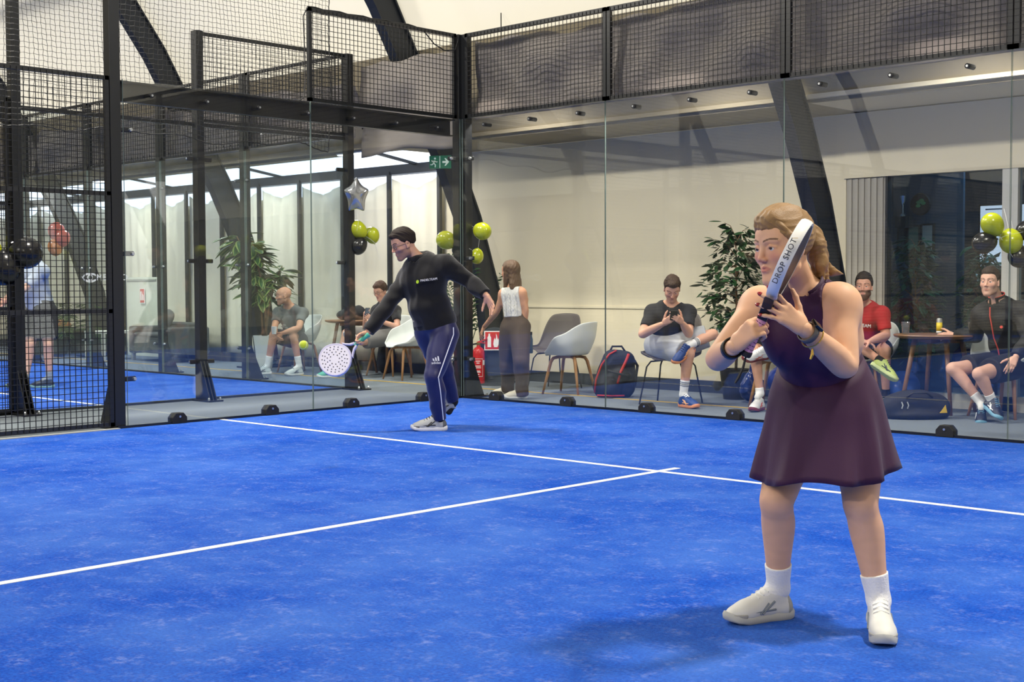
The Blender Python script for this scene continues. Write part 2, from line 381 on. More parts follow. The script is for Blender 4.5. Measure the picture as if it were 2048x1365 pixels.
# ================================================================== court cages
def rot2(d, n): return lambda s, o, z: (d[0] * s + n[0] * o, d[1] * s + n[1] * o, z)
class Run:
    """one straight run of cage: O origin, d along, n outward"""
    def __init__(self, root, O, d, n, glass):
        self.root = root; self.T = lambda s, o, z: Vector((O[0] + d[0] * s + n[0] * o, O[1] + d[1] * s + n[1] * o, z)); self.g = glass
    def b(self, mb, s0, s1, o0, o1, z0, z1):
        q = [self.T(s, o, z) for z in (z0, z1) for s, o in ((s0, o0), (s1, o0), (s1, o1), (s0, o1))]
        return mb.add(q, [(3, 2, 1, 0), (4, 5, 6, 7), (0, 1, 5, 4), (1, 2, 6, 5), (2, 3, 7, 6), (3, 0, 4, 7)])
    def pane(self, s0, s1, z0=0.015, z1=2.985):
        mb = MB(); s0 += 0.004; s1 -= 0.004
        q = [self.T(s, o, z) for z in (z0, z1) for s, o in ((s0, 0), (s1, 0), (s1, 0.012), (s0, 0.012))]
        mb.add(q, [(0, 1, 5, 4), (2, 3, 7, 6)]); mb.cur = 1; mb.add(q, [(3, 2, 1, 0), (4, 5, 6, 7), (1, 2, 6, 5), (3, 0, 4, 7)])
        return mb.build('glass_pane', [self.g, M_EDGE], self.root)
    def mesh(self, s0, s1, z0, z1, rails=(), fw=0.035, wire=0.05, wt=0.0024, off=0.02):
        f = MB(); e = 0.006
        self.b(f, s0 + e, s0 + e + fw, off, off + 0.04, z0, z1); self.b(f, s1 - e - fw, s1 - e, off, off + 0.04, z0, z1)
        for z in (z0, z1 - fw, *rails): self.b(f, s0 + e, s1 - e, off, off + 0.04, z, z + fw)
        fr = f.build('mesh_frame', M_BLACK, self.root)
        w = MB(); w.keep = True
        n = max(2, round((s1 - s0) / wire)); k = max(2, round((z1 - z0) / wire))
        for i in range(1, n): s = s0 + (s1 - s0) * i / n; self.b(w, s - wt, s + wt, off - 0.006, off - 0.006 + 2 * wt, z0 + 0.01, z1 - 0.01)
        for i in range(1, k): z = z0 + (z1 - z0) * i / k; self.b(w, s0 + e, s1 - e, off - 0.001, off - 0.001 + 2 * wt, z - wt, z + wt)
        wo = w.build('wire_mesh', M_WIRE, fr); wo['kind'] = 'stuff'
        return fr
    def post(self, s, z1, w=0.05, gusset=True, o0=0.014, depth=0.10, mat_=None):
        mb = MB(); self.b(mb, s - w, s + w, o0, o0 + depth, 0, z1); p = mb.build('post', mat_ or M_BLACK, self.root, bevel=0.004)
        if gusset:
            g = MB(); P = [self.T(s - 0.006, o0 + depth, 0.012), self.T(s - 0.006, o0 + depth + 0.17, 0.012), self.T(s - 0.006, o0 + depth, 0.42)]
            dd = self.T(s + 0.006, 0, 0) - self.T(s - 0.006, 0, 0); g.prism(P, dd)
            for t in (-1, 1): P2 = [q + dd * 3.4 * t for q in P]; g.prism(P2, dd)
            g.build('gusset', M_BLACK, p)
            bp = MB(); self.b(bp, s - 0.09, s + 0.09, o0 - 0.01, o0 + depth + 0.22, -0.004, 0.012); bp.build('base_plate', M_BLACK, p)
            for ds in (-0.07, 0.07): q = self.T(s + ds, o0 + depth + 0.19, 0.012); MB().lathe([(0.012, 0), (0.012, 0.02), (0.005, 0.03), (0, 0.03)], q, 8).build('anchor_bolt', M_BOLT, p)
        return p
    def beam(self, s0, s1, z0=2.80, z1=2.975):
        mb = MB(); self.b(mb, s0, s1, 0.10, 0.115, z0, z1); self.b(mb, s0, s1, 0.02, 0.115, z1 - 0.012, z1); self.b(mb, s0, s1, 0.05, 0.115, z0, z0 + 0.012)
        bm_ = mb.build('top_beam', M_BLACK, self.root)
        k = int((s1 - s0) / 0.5)
        for i in range(k):
            s = s0 + (i + 0.5) * (s1 - s0) / k; self.bolt(s, 2.87, bm_)
        return bm_
    def bolt(self, s, z, parent=None, r=0.022):
        a = MB(); P = [self.T(s + r * math.cos(t * math.pi / 4), -0.008, z + r * math.sin(t * math.pi / 4)) for t in range(8)]
        e = self.T(0, 0.10, 0) - self.T(0, -0.008, 0); a.prism(P, e); o = a.build('glass_clamp', M_RUB, parent or self.root)
        c = MB(); P = [self.T(s + r * .45 * math.cos(t * math.pi / 4), -0.014, z + r * .45 * math.sin(t * math.pi / 4)) for t in range(8)]
        c.prism(P, (self.T(0, -0.008, 0) - self.T(0, -0.014, 0))); o2 = c.build('bolt_head', M_BOLT, parent or self.root)
        return o
    def foot(self, s):
        """octagonal clamp that holds the pane to the ground"""
        sh = [(-0.075, 0), (0.075, 0), (0.075, 0.055), (0.04, 0.095), (-0.04, 0.095), (-0.075, 0.055)]
        a = MB(); P = [self.T(s + x, -0.025, z) for x, z in sh]; a.prism(P, self.T(0, 0.085, 0) - self.T(0, 0, 0)); o = a.build('floor_clamp', M_RUB, self.root, bevel=0.006)
        c = MB(); P = [self.T(s + 0.010 * math.cos(t), -0.03, 0.062 + 0.010 * math.sin(t)) for t in [i * math.pi / 4 for i in range(8)]]
        c.prism(P, self.T(0, 0.006, 0) - self.T(0, 0, 0)); c.build('bolt_head', M_BOLT, o)
    def arm(self, s, z, side):
        """side clip from a post to the pane edge"""
        a = MB(); self.b(a, s, s + side * 0.11, 0.02, 0.045, z - 0.022, z + 0.022); o = a.build('glass_clamp', M_RUB, self.root, bevel=0.008)
        c = MB(); P = [self.T(s + side * 0.085 + 0.014 * math.cos(t), -0.008, z + 0.014 * math.sin(t)) for t in [i * math.pi / 4 for i in range(8)]]
        c.prism(P, self.T(0, 0.05, 0) - self.T(0, 0, 0)); c.build('bolt_head', M_BOLT, o)
ZG, ZM = 2.99, 3.885

cage = thing('court_cage', 'black steel and glass padel cage around the two players', 'court cage', (0, 0, 0))
L1 = Run(cage, (0, 0), (0, -1), (-1, 0), M_GLASS)
L1.pane(0.0, 2); L1.pane(2, 4)
L1.mesh(0.03, 2, ZG, ZM)
L1.beam(0.06, 4.0)
L1.post(-0.03, ZM, w=0.045)
L1.post(4.06, 6.2, w=0.05)
for s in (0.55, 1.52, 2.5, 3.5): L1.foot(s)
for z in (0.42, 1.5, 2.56): L1.arm(4.01, z, -1); L1.arm(0.05, z, 1)
for a, b_ in ((4.11, 6.1), (6.1, 8.1), (8.1, 10), (10, 12), (12, 14), (14, 16)):
    L1.mesh(a, b_, 0.02, 3.0, rails=(0.99, 1.99), wire=0.0505, wt=0.0027)
    if b_ > 6: L1.post(b_, 3.0)
kb = MB(); L1.b(kb, 4.1, 16, -0.05, 0.0, -0.01, 0.008); kb.build('kerb', mat('concrete_kerb', (176, 178, 172), 0.9, var=0.1, vscale=20), cage)
kb = MB(); L1.b(kb, 0, 4.1, -0.012, -0.002, 0, 0.022); kb.build('glass_channel', M_BLACK, cage)
B1 = Run(cage, (0, 0), (1, 0), (0, 1), M_GLASS)
for i in range(5):
    B1.pane(2 * i + (0.012 if i == 0 else 0), 2 * i + 2)
    B1.mesh(2 * i + (0.04 if i == 0 else 0.0), 2 * i + 2, ZG, ZM, fw=0.04)
    for q in (0.5, 1.5): B1.foot(2 * i + q)
    for q in (0.35, 1.0, 1.65): B1.bolt(2 * i + q, 2.90)
B1.post(-0.01, ZM, w=0.05, o0=0.03)
for z in (0.42, 1.5, 2.56): B1.arm(0.05, z, 1)
kb = MB(); B1.b(kb, 0, 10, -0.014, -0.002, 0, 0.022); kb.build('glass_channel', M_BLACK, cage)
# far end of this court (seen only mirrored in the glass)
F1 = Run(cage, (0, -20), (1, 0), (0, -1), M_GLASS)
for i in range(5): F1.mesh(2 * i, 2 * i + 2, ZG, ZM, wire=0.1, wt=0.004); F1.post(2 * i, ZM)
# loose cable tied along the corner mesh
cb = MB(); cb.tube([(-0.03, -2.0, 3.88), (-0.06, -2.03, 3.80), (-0.045, -2.03, 3.5), (-0.05, -2.02, 3.2), (-0.035, -2.05, 3.02), (-0.05, -2.10, 2.985)], 0.006, 6)
cb.build('cable', M_RUB, cage)
cb = MB(); cb.tube([(-0.03, -2.0, 3.89)] + [(-0.04, -2.0 + 0.1 * i, 3.892 + 0.006 * math.sin(i * 2.1)) for i in range(1, 15)] + [(-0.03, -0.5, 3.86), (-0.03, -0.35, 3.74), (-0.03, -0.2, 3.69), (-0.02, -0.06, 3.71), (-0.02, -0.01, 3.82)], 0.007, 6)
cb.build('cable', M_RUB, cage)

cage2 = thing('court_cage', 'black steel and glass padel cage of the neighbouring court', 'court cage', (-1.95, 0, 0))
class OffRun(Run): pass
def nrun(O, d, n):
    return Run(cage2, (O[0] + 1.95, O[1]), d, n, M_GLASS2)
R2 = nrun((-1.95, 0), (0, -1), (1, 0))
R2.pane(0, 2, z1=2.93); R2.pane(2, 4, z1=2.93)
R2.mesh(0.0, 2, 2.95, 3.90, rails=())
for s in (0.0, 2.03, 4.05): R2.post(s, 3.9 if s < 3 else 6.2, w=0.045)
for s in (2.0, 0.0):
    for z in (0.41, 1.48, 2.56): R2.arm(s + 0.04, z, 1); R2.arm(s - 0.04, z, -1) if s else None
rb = MB(); R2.b(rb, 2.0, 4.0, 0.02, 0.06, 2.90, 2.94); rb.build('top_beam', M_BLACK, cage2)
rb = MB(); R2.b(rb, 0, 2.0, 0.02, 0.06, 2.90, 2.94); rb.build('top_beam', M_BLACK, cage2)
for a, b_ in ((4.1, 6.1), (6.1, 8.1), (8.1, 10)): R2.mesh(a, b_, 0.02, 3.0, rails=(0.99, 1.99))
kb = MB(); R2.b(kb, 0, 10, -0.03, 0.02, -0.006, 0.02); kb.build('kerb', M_DKBASE, cage2)
B2 = nrun((-1.95, 0), (-1, 0), (0, 1))
for i in range(5):
    B2.pane(2 * i + 0.02, 2 * i + 2, z1=2.93); B2.mesh(2 * i, 2 * i + 2, 2.95, 3.92, wire=0.06, wt=0.003); B2.post(2 * i + 2.1, 3.92)
    for z in (0.41, 1.48, 2.56): B2.arm(2 * i + 2.06, z, -1); B2.arm(2 * i + 2.14, z, 1)
kb = MB(); B2.b(kb, 0, 10, -0.03, 0.02, -0.006, 0.02); kb.build('kerb', M_DKBASE, cage2)

# lettering printed on the neighbouring glass
M_PRINT = mat('white_print', (225, 232, 234), 0.6)
logo = MB()
def arc(cx, cz, rx, rz, a0, a1, w, n=14):
    A = []; 
    for i in range(n + 1):
        t = math.radians(a0 + (a1 - a0) * i / n); ww = w * math.sin(math.pi * i / n) ** 0.6 + 0.003
        A.append([(0.0, cx + (rx + k) * math.cos(t), cz + (rz + k) * math.sin(t)) for k in (-ww / 2, ww / 2)])
    logo.grid(A)
arc(-3.27, 1.285, 0.085, 0.06, 20, 160, 0.018); arc(-3.27, 1.345, 0.095, 0.08, 200, 340, 0.018); arc(-3.27, 1.305, 0.026, 0.026, 0, 359, 0.012)
lg = logo.build('eye_logo', M_PRINT, cage2, loc=(0.014, 0, 0), solid=0.001)
text_part('glass_lettering', 'MEDICO', 0.088, M_PRINT, cage2, (-1.934, -3.03, 1.305), (0, 1, 0), (0, 0, 1), spacing=1.05)

# ---------------- grey drapes tied behind the top meshes
def drape(x0, x1, ztop, zbot, label, seed, y=0.17, eyes=True):
    rnd = random.Random(seed); nx = int((x1 - x0) / 0.05); nz = 22; ph = [rnd.uniform(0, 6.28) for _ in range(12)]
    G = []
    for i in range(nx + 1):
        X = x0 + (x1 - x0) * i / nx; col = []
        zt = ztop + 0.03 * math.sin(X * 2.1 + ph[0]) + 0.02 * math.sin(X * 5.3 + ph[1]) + 0.015 * math.sin(X * 11 + ph[2])
        zb = zbot(X) if callable(zbot) else zbot
        for j in range(nz + 1):
            s = j / nz; Z = zb + (zt - zb) * s
            sag = math.sin(math.pi * min(1, s * 1.05))
            w = 0.05 * math.sin(3.1 * X + 2.6 * Z + ph[3] + 0.8 * math.sin(1.7 * X + ph[6])) + 0.045 * math.sin(-4.6 * X + 5.2 * Z + ph[4]) + 0.02 * math.sin(8.0 * X + 7.5 * Z + ph[5] + math.sin(2 * X)) + 0.012 * math.sin(15 * X - 9 * Z + ph[7]) + 0.02 * math.sin(10 * Z - 1.2 * X + ph[8])
            col.append((X, y + 0.03 + w * (0.25 + 0.75 * sag), Z))
        G.append(col)
    o = MB().grid(G).build('grey_drape', M_DRAPE, None, smooth=True, solid=0.003); tag(o, label, 'drape')
    if eyes:
        n = int((x1 - x0) / 0.165)
        src = None
        for i in range(n):
            X = x0 + 0.1 + i * (x1 - x0 - 0.1) / n
            if src is None:
                e = MB().lathe([(0.004, -0.004), (0.012, -0.004), (0.012, 0.0), (0.004, 0.0)], (0, 0, 0), 10, 'y'); src = e.build('eyelet', M_RUB, o); src.location = (X, y - 0.022, 3.045)
            else: dup(src, o, (X, y - 0.022, 3.045))
    return o
drape(0.02, 10.0, 3.80, 2.995, 'long wrinkled grey drape tied behind the mesh above the back glass', 3)
drape(-1.9, -0.12, 3.76, lambda X: 2.74 + 0.03 * math.sin(4 * X), 'grey drape hanging lower in the gap between the two cages', 5)
drape(-12.0, -2.0, 3.62, 2.96, 'grey drape behind the mesh of the neighbouring cage', 9)
tag(MB().box((0, -20.2, 2.9), (10, -20.19, 3.8)).build('grey_drape', M_DRAPE), 'grey drape at the opposite end of the near court', 'drape')

# ---------------- black ball-stop net hanging between the courts
def net(x, y0, y1, z0, z1, c=0.047):
    rnd = random.Random(4); ny = int((y0 - y1) / c); nz = int((z1 - z0) / c)
    P = np.zeros((ny + 1, nz + 1, 3))
    for i in range(ny + 1):
        Y = y0 - (y0 - y1) * i / ny
        for j in range(nz + 1):
            s = j / nz; Z = z0 + (z1 - z0) * s; lo = math.exp(-(Z - z0) / 0.35)
            P[i, j] = (x + 0.05 * math.sin(2.2 * Y) * (1 - s) + 0.012 * math.sin(9 * Y + 3 * Z), Y + 0.012 * math.sin(5 * Z + 2 * Y) + 0.006 * ((i + j) % 2),
                       Z + lo * (0.03 * math.sin(3.3 * Y) + 0.02 * math.sin(8.7 * Y + 1)) + 0.006 * (i % 2) - 0.10 * (Y - y1) / (y0 - y1) * 0 )
    w = 0.0019
    V = []; Fc = []
    def strand(pts):
        n = len(pts); base = len(V)
        for p in pts:
            for a, b in ((0, w * 1.2), (w, -w * .6), (-w, -w * .6)): V.append((p[0] + a, p[1] + a * .6, p[2] + b))
        for k in range(n - 1):
            for t in range(3): Fc.append((base + k * 3 + t, base + k * 3 + (t + 1) % 3, base + k * 3 + 3 + (t + 1) % 3, base + k * 3 + 3 + t))
    def vstrand(pts):
        base = len(V)
        for p in pts:
            for a, b in ((0, w * 1.2), (w, -w * .6), (-w, -w * .6)): V.append((p[0] + a, p[1] + b, p[2]))
        for k in range(len(pts) - 1):
            for t in range(3): Fc.append((base + k * 3 + t, base + k * 3 + (t + 1) % 3, base + k * 3 + 3 + (t + 1) % 3, base + k * 3 + 3 + t))
    for j in range(nz + 1): strand(P[:, j])
    for i in range(ny + 1): vstrand(P[i, :])
    root = thing('ball_net', 'black twisted ball-stop net hanging from the roof between the cages', 'net', (x, y0, z0))
    me = bpy.data.meshes.new('net_mesh'); me.from_pydata([(a - x, b - y0, c_ - z0) for a, b, c_ in V], [], Fc); me.materials.append(M_WIRE)
    o = bpy.data.objects.new('net_mesh', me); COL.objects.link(o); o.parent = root; o['kind'] = 'stuff'
    r = MB(); r.tube([(a - x, b - y0, c_ - z0) for a, b, c_ in P[:, 0]], 0.006, 5); r.build('hem_rope', M_WIRE, root)
    r = MB(); r.tube([(a - x, b - y0, c_ - z0) for a, b, c_ in P[0, :]], 0.006, 5); r.build('edge_rope', M_WIRE, root)
net(-1.0, -0.95, -9.5, 2.66, 5.9)

# ---------------- flood lamps on the masts
def flood(x, y, tx, ty, label):
    t = thing('flood_lamp', label, 'lamp', (x, y, 6.22), math.atan2(ty - y, tx - x), 'court flood lamps')
    MB().box((-0.04, -0.03, 0.01), (0.5, 0.03, 0.07)).build('arm', M_BLACK, t)
    MB().box((0.4, -0.35, 0.01), (1.0, 0.35, 0.07)).build('housing', M_BLACK, t, bevel=0.01)
    MB().box((0.43, -0.32, -0.002), (0.97, 0.32, 0.009)).build('diffuser', M_LED, t)
    ld = bpy.data.lights.new('lamp_light', 'AREA'); ld.shape = 'RECTANGLE'; ld.size = 0.5; ld.size_y = 0.62; ld.energy = LAMP_POWER; ld.color = (1.0, 0.94, 0.83)
    lo = bpy.data.objects.new('lamp_light', ld); COL.objects.link(lo); lo.parent = t; lo.location = (0.7, 0, -0.02)
    return t
for (x, y) in ((-0.12, -4.06), (10.12, -4.06), (-0.12, -15.9), (10.12, -15.9)):
    flood(x, y, 5, y, 'white LED flood lamp on a mast arm over the near court')
for (x, y) in ((-1.85, -4.06), (-12.1, -4.06), (-1.85, -15.9)):
    flood(x, y, -7, y, 'white LED flood lamp over the neighbouring court')
for i, (x, y, lb) in enumerate(((-3.3, 1.25, 'above the young man in glasses'), (-6.6, 1.25, 'above the tall variegated plant'), (-10.0, 1.25, 'above the white side table'), (0.2, 0.42, 'above the empty white chair'), (2.7, 0.42, 'added out of sight above the dark green ficus'), (5.4, 0.42, 'added out of sight in front of the glazed room'))):  # ficus and glazed-room lamps are added behind the drape to light the seating
    t = thing('strip_lamp', 'white LED strip lamp under the roof ' + lb, 'lamp', (x, y, 2.93 if x < -1 else 3.22), 0, 'annex strip lamps')
    MB().box((-0.3, -0.06, 0.0), (0.3, 0.06, 0.04)).build('housing', M_WHITEP, t); MB().box((-.004, -.004, .04), (.004, .004, .06 if x < -1 else .92)).build('hanger', M_RUB, t); MB().box((-0.28, -0.05, -0.012), (0.28, 0.05, 0.0)).build('diffuser', M_LED, t)
    ld = bpy.data.lights.new('lamp_light', 'AREA'); ld.shape = 'RECTANGLE'; ld.size = 0.55; ld.size_y = 0.1; ld.energy = 58 if x < -1 else 48; ld.color = (1.0, 0.95, 0.87); lo = bpy.data.objects.new('lamp_light', ld); COL.objects.link(lo); lo.parent = t; lo.location = (0, 0, -0.02)
# ================================================================== organic modelling: distance fields -> one continuous mesh
A3 = lambda p: np.array(p, np.float32)
def unit(v): v = np.array(v, float); return v / (np.linalg.norm(v) + 1e-12)
class Prim:
    __slots__ = ('fn', 'lo', 'hi', 'k', 'op')
    def __init__(s, fn, lo, hi, k, op): s.fn = fn; s.lo = np.array(lo, float); s.hi = np.array(hi, float); s.k = k; s.op = op
def cone(a, b, ra, rb=None, k=0.02, op='u', flat=None, fs=1.0):
    """tapered capsule; flat: direction squeezed by fs"""
    rb = ra if rb is None else rb; a = np.array(a, float); b = np.array(b, float); ba = b - a; L2 = float(ba @ ba) + 1e-12
    fd = unit(flat) if flat is not None else None
    def fn(X, Y, Z):
        x = X - a[0]; y = Y - a[1]; z = Z - a[2]; bx, by, bz = ba
        if fd is not None:
            q = (x * fd[0] + y * fd[1] + z * fd[2]) * (1 / fs - 1); x = x + q * fd[0]; y = y + q * fd[1]; z = z + q * fd[2]
            e = float(ba @ fd) * (1 / fs - 1); bx, by, bz = ba + e * fd
        l2 = bx * bx + by * by + bz * bz + 1e-12
        t = np.clip((x * bx + y * by + z * bz) / l2, 0, 1)
        d = np.sqrt((x - t * bx) ** 2 + (y - t * by) ** 2 + (z - t * bz) ** 2) - (ra + (rb - ra) * t)
        return d * (fs if fd is not None and fs < 1 else 1.0)
    r = max(ra, rb) * max(1.0, fs)
    return Prim(fn, np.minimum(a, b) - r, np.maximum(a, b) + r, k, op)
def ell(c, r, R=None, k=0.02, op='u'):
    c = np.array(c, float); R = np.eye(3) if R is None else np.array(R, float)   # rows = local axes
    def fn(X, Y, Z):
        x = X - c[0]; y = Y - c[1]; z = Z - c[2]
        q = [(R[i, 0] * x + R[i, 1] * y + R[i, 2] * z) / r[i] for i in range(3)]
        k0 = np.sqrt(q[0] ** 2 + q[1] ** 2 + q[2] ** 2); k1 = np.sqrt((q[0] / r[0]) ** 2 + (q[1] / r[1]) ** 2 + (q[2] / r[2]) ** 2) + 1e-9
        return k0 * (k0 - 1) / k1
    m = max(r); return Prim(fn, c - m, c + m, k, op)

def chain(pts, rad, k=0.04, sub=5):
    """one smooth tapering limb through pts (radius follows without bulges)"""
    P = [np.array(p, float) for p in pts]; P = [2 * P[0] - P[1]] + P + [2 * P[-1] - P[-2]]; Rr = [rad[0]] + list(rad) + [rad[-1]]; Q = []; S = []
    for i in range(1, len(P) - 2):
        for j in range(sub + (1 if i == len(P) - 3 else 0)):
            t = j / sub; a, b, c, d = P[i - 1:i + 3]; ra, rb, rc, rd_ = Rr[i - 1:i + 3]; f = lambda a, b, c, d: 0.5 * ((2 * b) + (c - a) * t + (2 * a - 5 * b + 4 * c - d) * t * t + (-a + 3 * b - 3 * c + d) * t ** 3)
            lin_ = b + (c - b) * t; Q.append(f(a, b, c, d) * .75 + lin_ * .25); S.append(float(f(ra, rb, rc, rd_)))
    def fn(X, Y, Z):
        D = None
        for q, e, r0, r1 in zip(Q[:-1], Q[1:], S[:-1], S[1:]):
            bx, by, bz = e - q; x = X - q[0]; y = Y - q[1]; z = Z - q[2]; l2 = bx * bx + by * by + bz * bz + 1e-12
            t = np.clip((x * bx + y * by + z * bz) / l2, 0, 1); d = np.sqrt((x - t * bx) ** 2 + (y - t * by) ** 2 + (z - t * bz) ** 2) - (r0 + (r1 - r0) * t)
            D = d if D is None else np.minimum(D, d)
        return D
    m = max(S); A = np.array(Q); return Prim(fn, A.min(0) - m, A.max(0) + m, k, 'u')

class Piece:
    """prims joined smoothly, grown by off, then trimmed by planes [(point, normal)] (the side the normal points to is cut off)"""
    def __init__(s, prims, off=0.0, cuts=(), fold=None, shell=0.0): s.p = list(prims); s.off = off; s.cuts = cuts; s.fold = fold; s.shell = shell
def _eval(piece, lo, hi, h):
    n = np.maximum(2, np.ceil((hi - lo) / h).astype(int) + 1)
    ax = [np.float32(lo[i]) + np.arange(n[i], dtype=np.float32) * np.float32(h) for i in range(3)]
    big = 0.05 + 6 * h; D = np.full(n, big, np.float32)
    for q in piece.p:
        m = 4 * h + q.k + abs(piece.off) + 0.012
        i0 = np.clip(np.floor((q.lo - m - lo) / h).astype(int), 0, n); i1 = np.clip(np.ceil((q.hi + m - lo) / h).astype(int) + 1, 0, n)
        if np.any(i1 <= i0): continue
        X = ax[0][i0[0]:i1[0], None, None]; Y = ax[1][None, i0[1]:i1[1], None]; Z = ax[2][None, None, i0[2]:i1[2]]
        d = q.fn(X, Y, Z).astype(np.float32); sl = tuple(slice(a, b) for a, b in zip(i0, i1)); o = D[sl]; k = np.float32(max(q.k, 1e-5))
        if q.op == 'u':
            e = np.maximum(k - np.abs(o - d), 0) / k; D[sl] = np.minimum(o, d) - e * e * k * 0.25
        else:
            d = -d; e = np.maximum(k - np.abs(o - d), 0) / k; D[sl] = np.maximum(o, d) + e * e * k * 0.25
    if piece.off: D -= np.float32(piece.off)
    if piece.fold or piece.cuts:
        X = ax[0][:, None, None]; Y = ax[1][None, :, None]; Z = ax[2][None, None, :]
    if piece.fold: D += np.where(np.abs(D) < 0.03, piece.fold(X, Y, Z), 0).astype(np.float32)
    if piece.shell: D = np.maximum(D, -(D + np.float32(piece.shell)))
    for c in piece.cuts:
        if callable(c): D = np.maximum(D, c(X, Y, Z).astype(np.float32)); continue
        pt, nr = c; nr = unit(nr); D = np.maximum(D, ((X - pt[0]) * nr[0] + (Y - pt[1]) * nr[1] + (Z - pt[2]) * nr[2]).astype(np.float32))
    return D
def bounds(pieces):
    lo = np.min([q.lo - p.off for p in pieces for q in p.p if q.op == 'u'], axis=0); hi = np.max([q.hi + p.off for p in pieces for q in p.p if q.op == 'u'], axis=0); return lo, hi
def surface(pieces, h, box=None, join=0.0):
    """verts, quads of the union of the pieces, at voxel size h"""
    lo, hi = bounds(pieces); lo = lo - 0.02 - 3 * h; hi = hi + 0.02 + 3 * h
    if box is not None: lo = np.maximum(lo, box[0]); hi = np.minimum(hi, box[1])
    D = None
    for p in pieces:
        d = _eval(p, lo, hi, h)
        if D is None: D = d
        elif join: e = np.maximum(join - np.abs(D - d), 0) / join; D = np.minimum(D, d) - e * e * join * 0.25
        else: D = np.minimum(D, d)
    if box is not None:      # close the cut faces (they lie inside the neighbouring region)
        for a in range(3):
            s = [slice(None)] * 3; s[a] = 0; D[tuple(s)] = np.maximum(D[tuple(s)], h); s[a] = -1; D[tuple(s)] = np.maximum(D[tuple(s)], h)
    bg = 3 * h; D = np.clip(D, -bg, bg)
    g = openvdb.FloatGrid(bg); g.copyFromArray(np.ascontiguousarray(D, np.float32)); g.transform = openvdb.createLinearTransform(voxelSize=h)
    v, q = g.convertToQuads(0.0)
    return v + lo, q
def skin_obj(name, parts, m, parent=None, color=None, smooth=True, relax=0, base=None):
    """parts: list of (verts, quads) joined into ONE mesh"""
    vs = []; qs = []; o = 0
    for v, q in parts: vs.append(v); qs.append(q + o); o += len(v)
    V = np.concatenate(vs).astype(np.float64); Q = np.concatenate(qs).astype(np.int32)[:, ::-1]
    if relax:
        for _ in range(relax):
            E = np.concatenate([Q[:, [0, 1]], Q[:, [1, 2]], Q[:, [2, 3]], Q[:, [3, 0]]]); S = np.zeros_like(V); C = np.zeros(len(V))
            np.add.at(S, E[:, 0], V[E[:, 1]]); np.add.at(S, E[:, 1], V[E[:, 0]]); np.add.at(C, E[:, 0], 1); np.add.at(C, E[:, 1], 1)
            V = V * 0.5 + 0.5 * S / np.maximum(C, 1)[:, None]
    W_ = V.copy()
    if base is not None: V = V - np.array(base)
    me = bpy.data.meshes.new(name); me.vertices.add(len(V)); me.vertices.foreach_set('co', V.ravel())
    me.loops.add(Q.size); me.loops.foreach_set('vertex_index', Q.ravel()); me.polygons.add(len(Q)); me.polygons.foreach_set('loop_start', np.arange(0, Q.size, 4, dtype=np.int32)); me.polygons.foreach_set('loop_total', np.full(len(Q), 4, np.int32))
    me.update(calc_edges=True); me.validate()
    if smooth: me.polygons.foreach_set('use_smooth', np.ones(len(me.polygons), bool))
    me.materials.append(m)
    if color is not None:
        ca = me.color_attributes.new('Col', 'FLOAT_COLOR', 'POINT'); c = np.ones((len(V), 4), np.float32); c[:, :3] = color(W_); ca.data.foreach_set('color', c.ravel())
    ob = bpy.data.objects.new(name, me); COL.objects.link(ob); ob.parent = parent
    return ob

# ------------------------------------------------------------------ people
SKIN = mat('skin', (222, 170, 142), 0.55, attr=True, spec=0.35, sss=0.06, var=0.04, vscale=25)
M_EYE = mat('eye_white', (232, 228, 222), 0.2); M_IRIS = mat('iris_dark', (48, 38, 32), 0.15)
def lin(rgb): return np.array(srgb(*rgb)[:3])
def frame(f, u):
    f = unit(f); u = np.array(u, float); u = unit(u - f * (u @ f)); r = np.cross(f, u); return np.array([r, f, u])   # rows: right(her/his right), forward, up

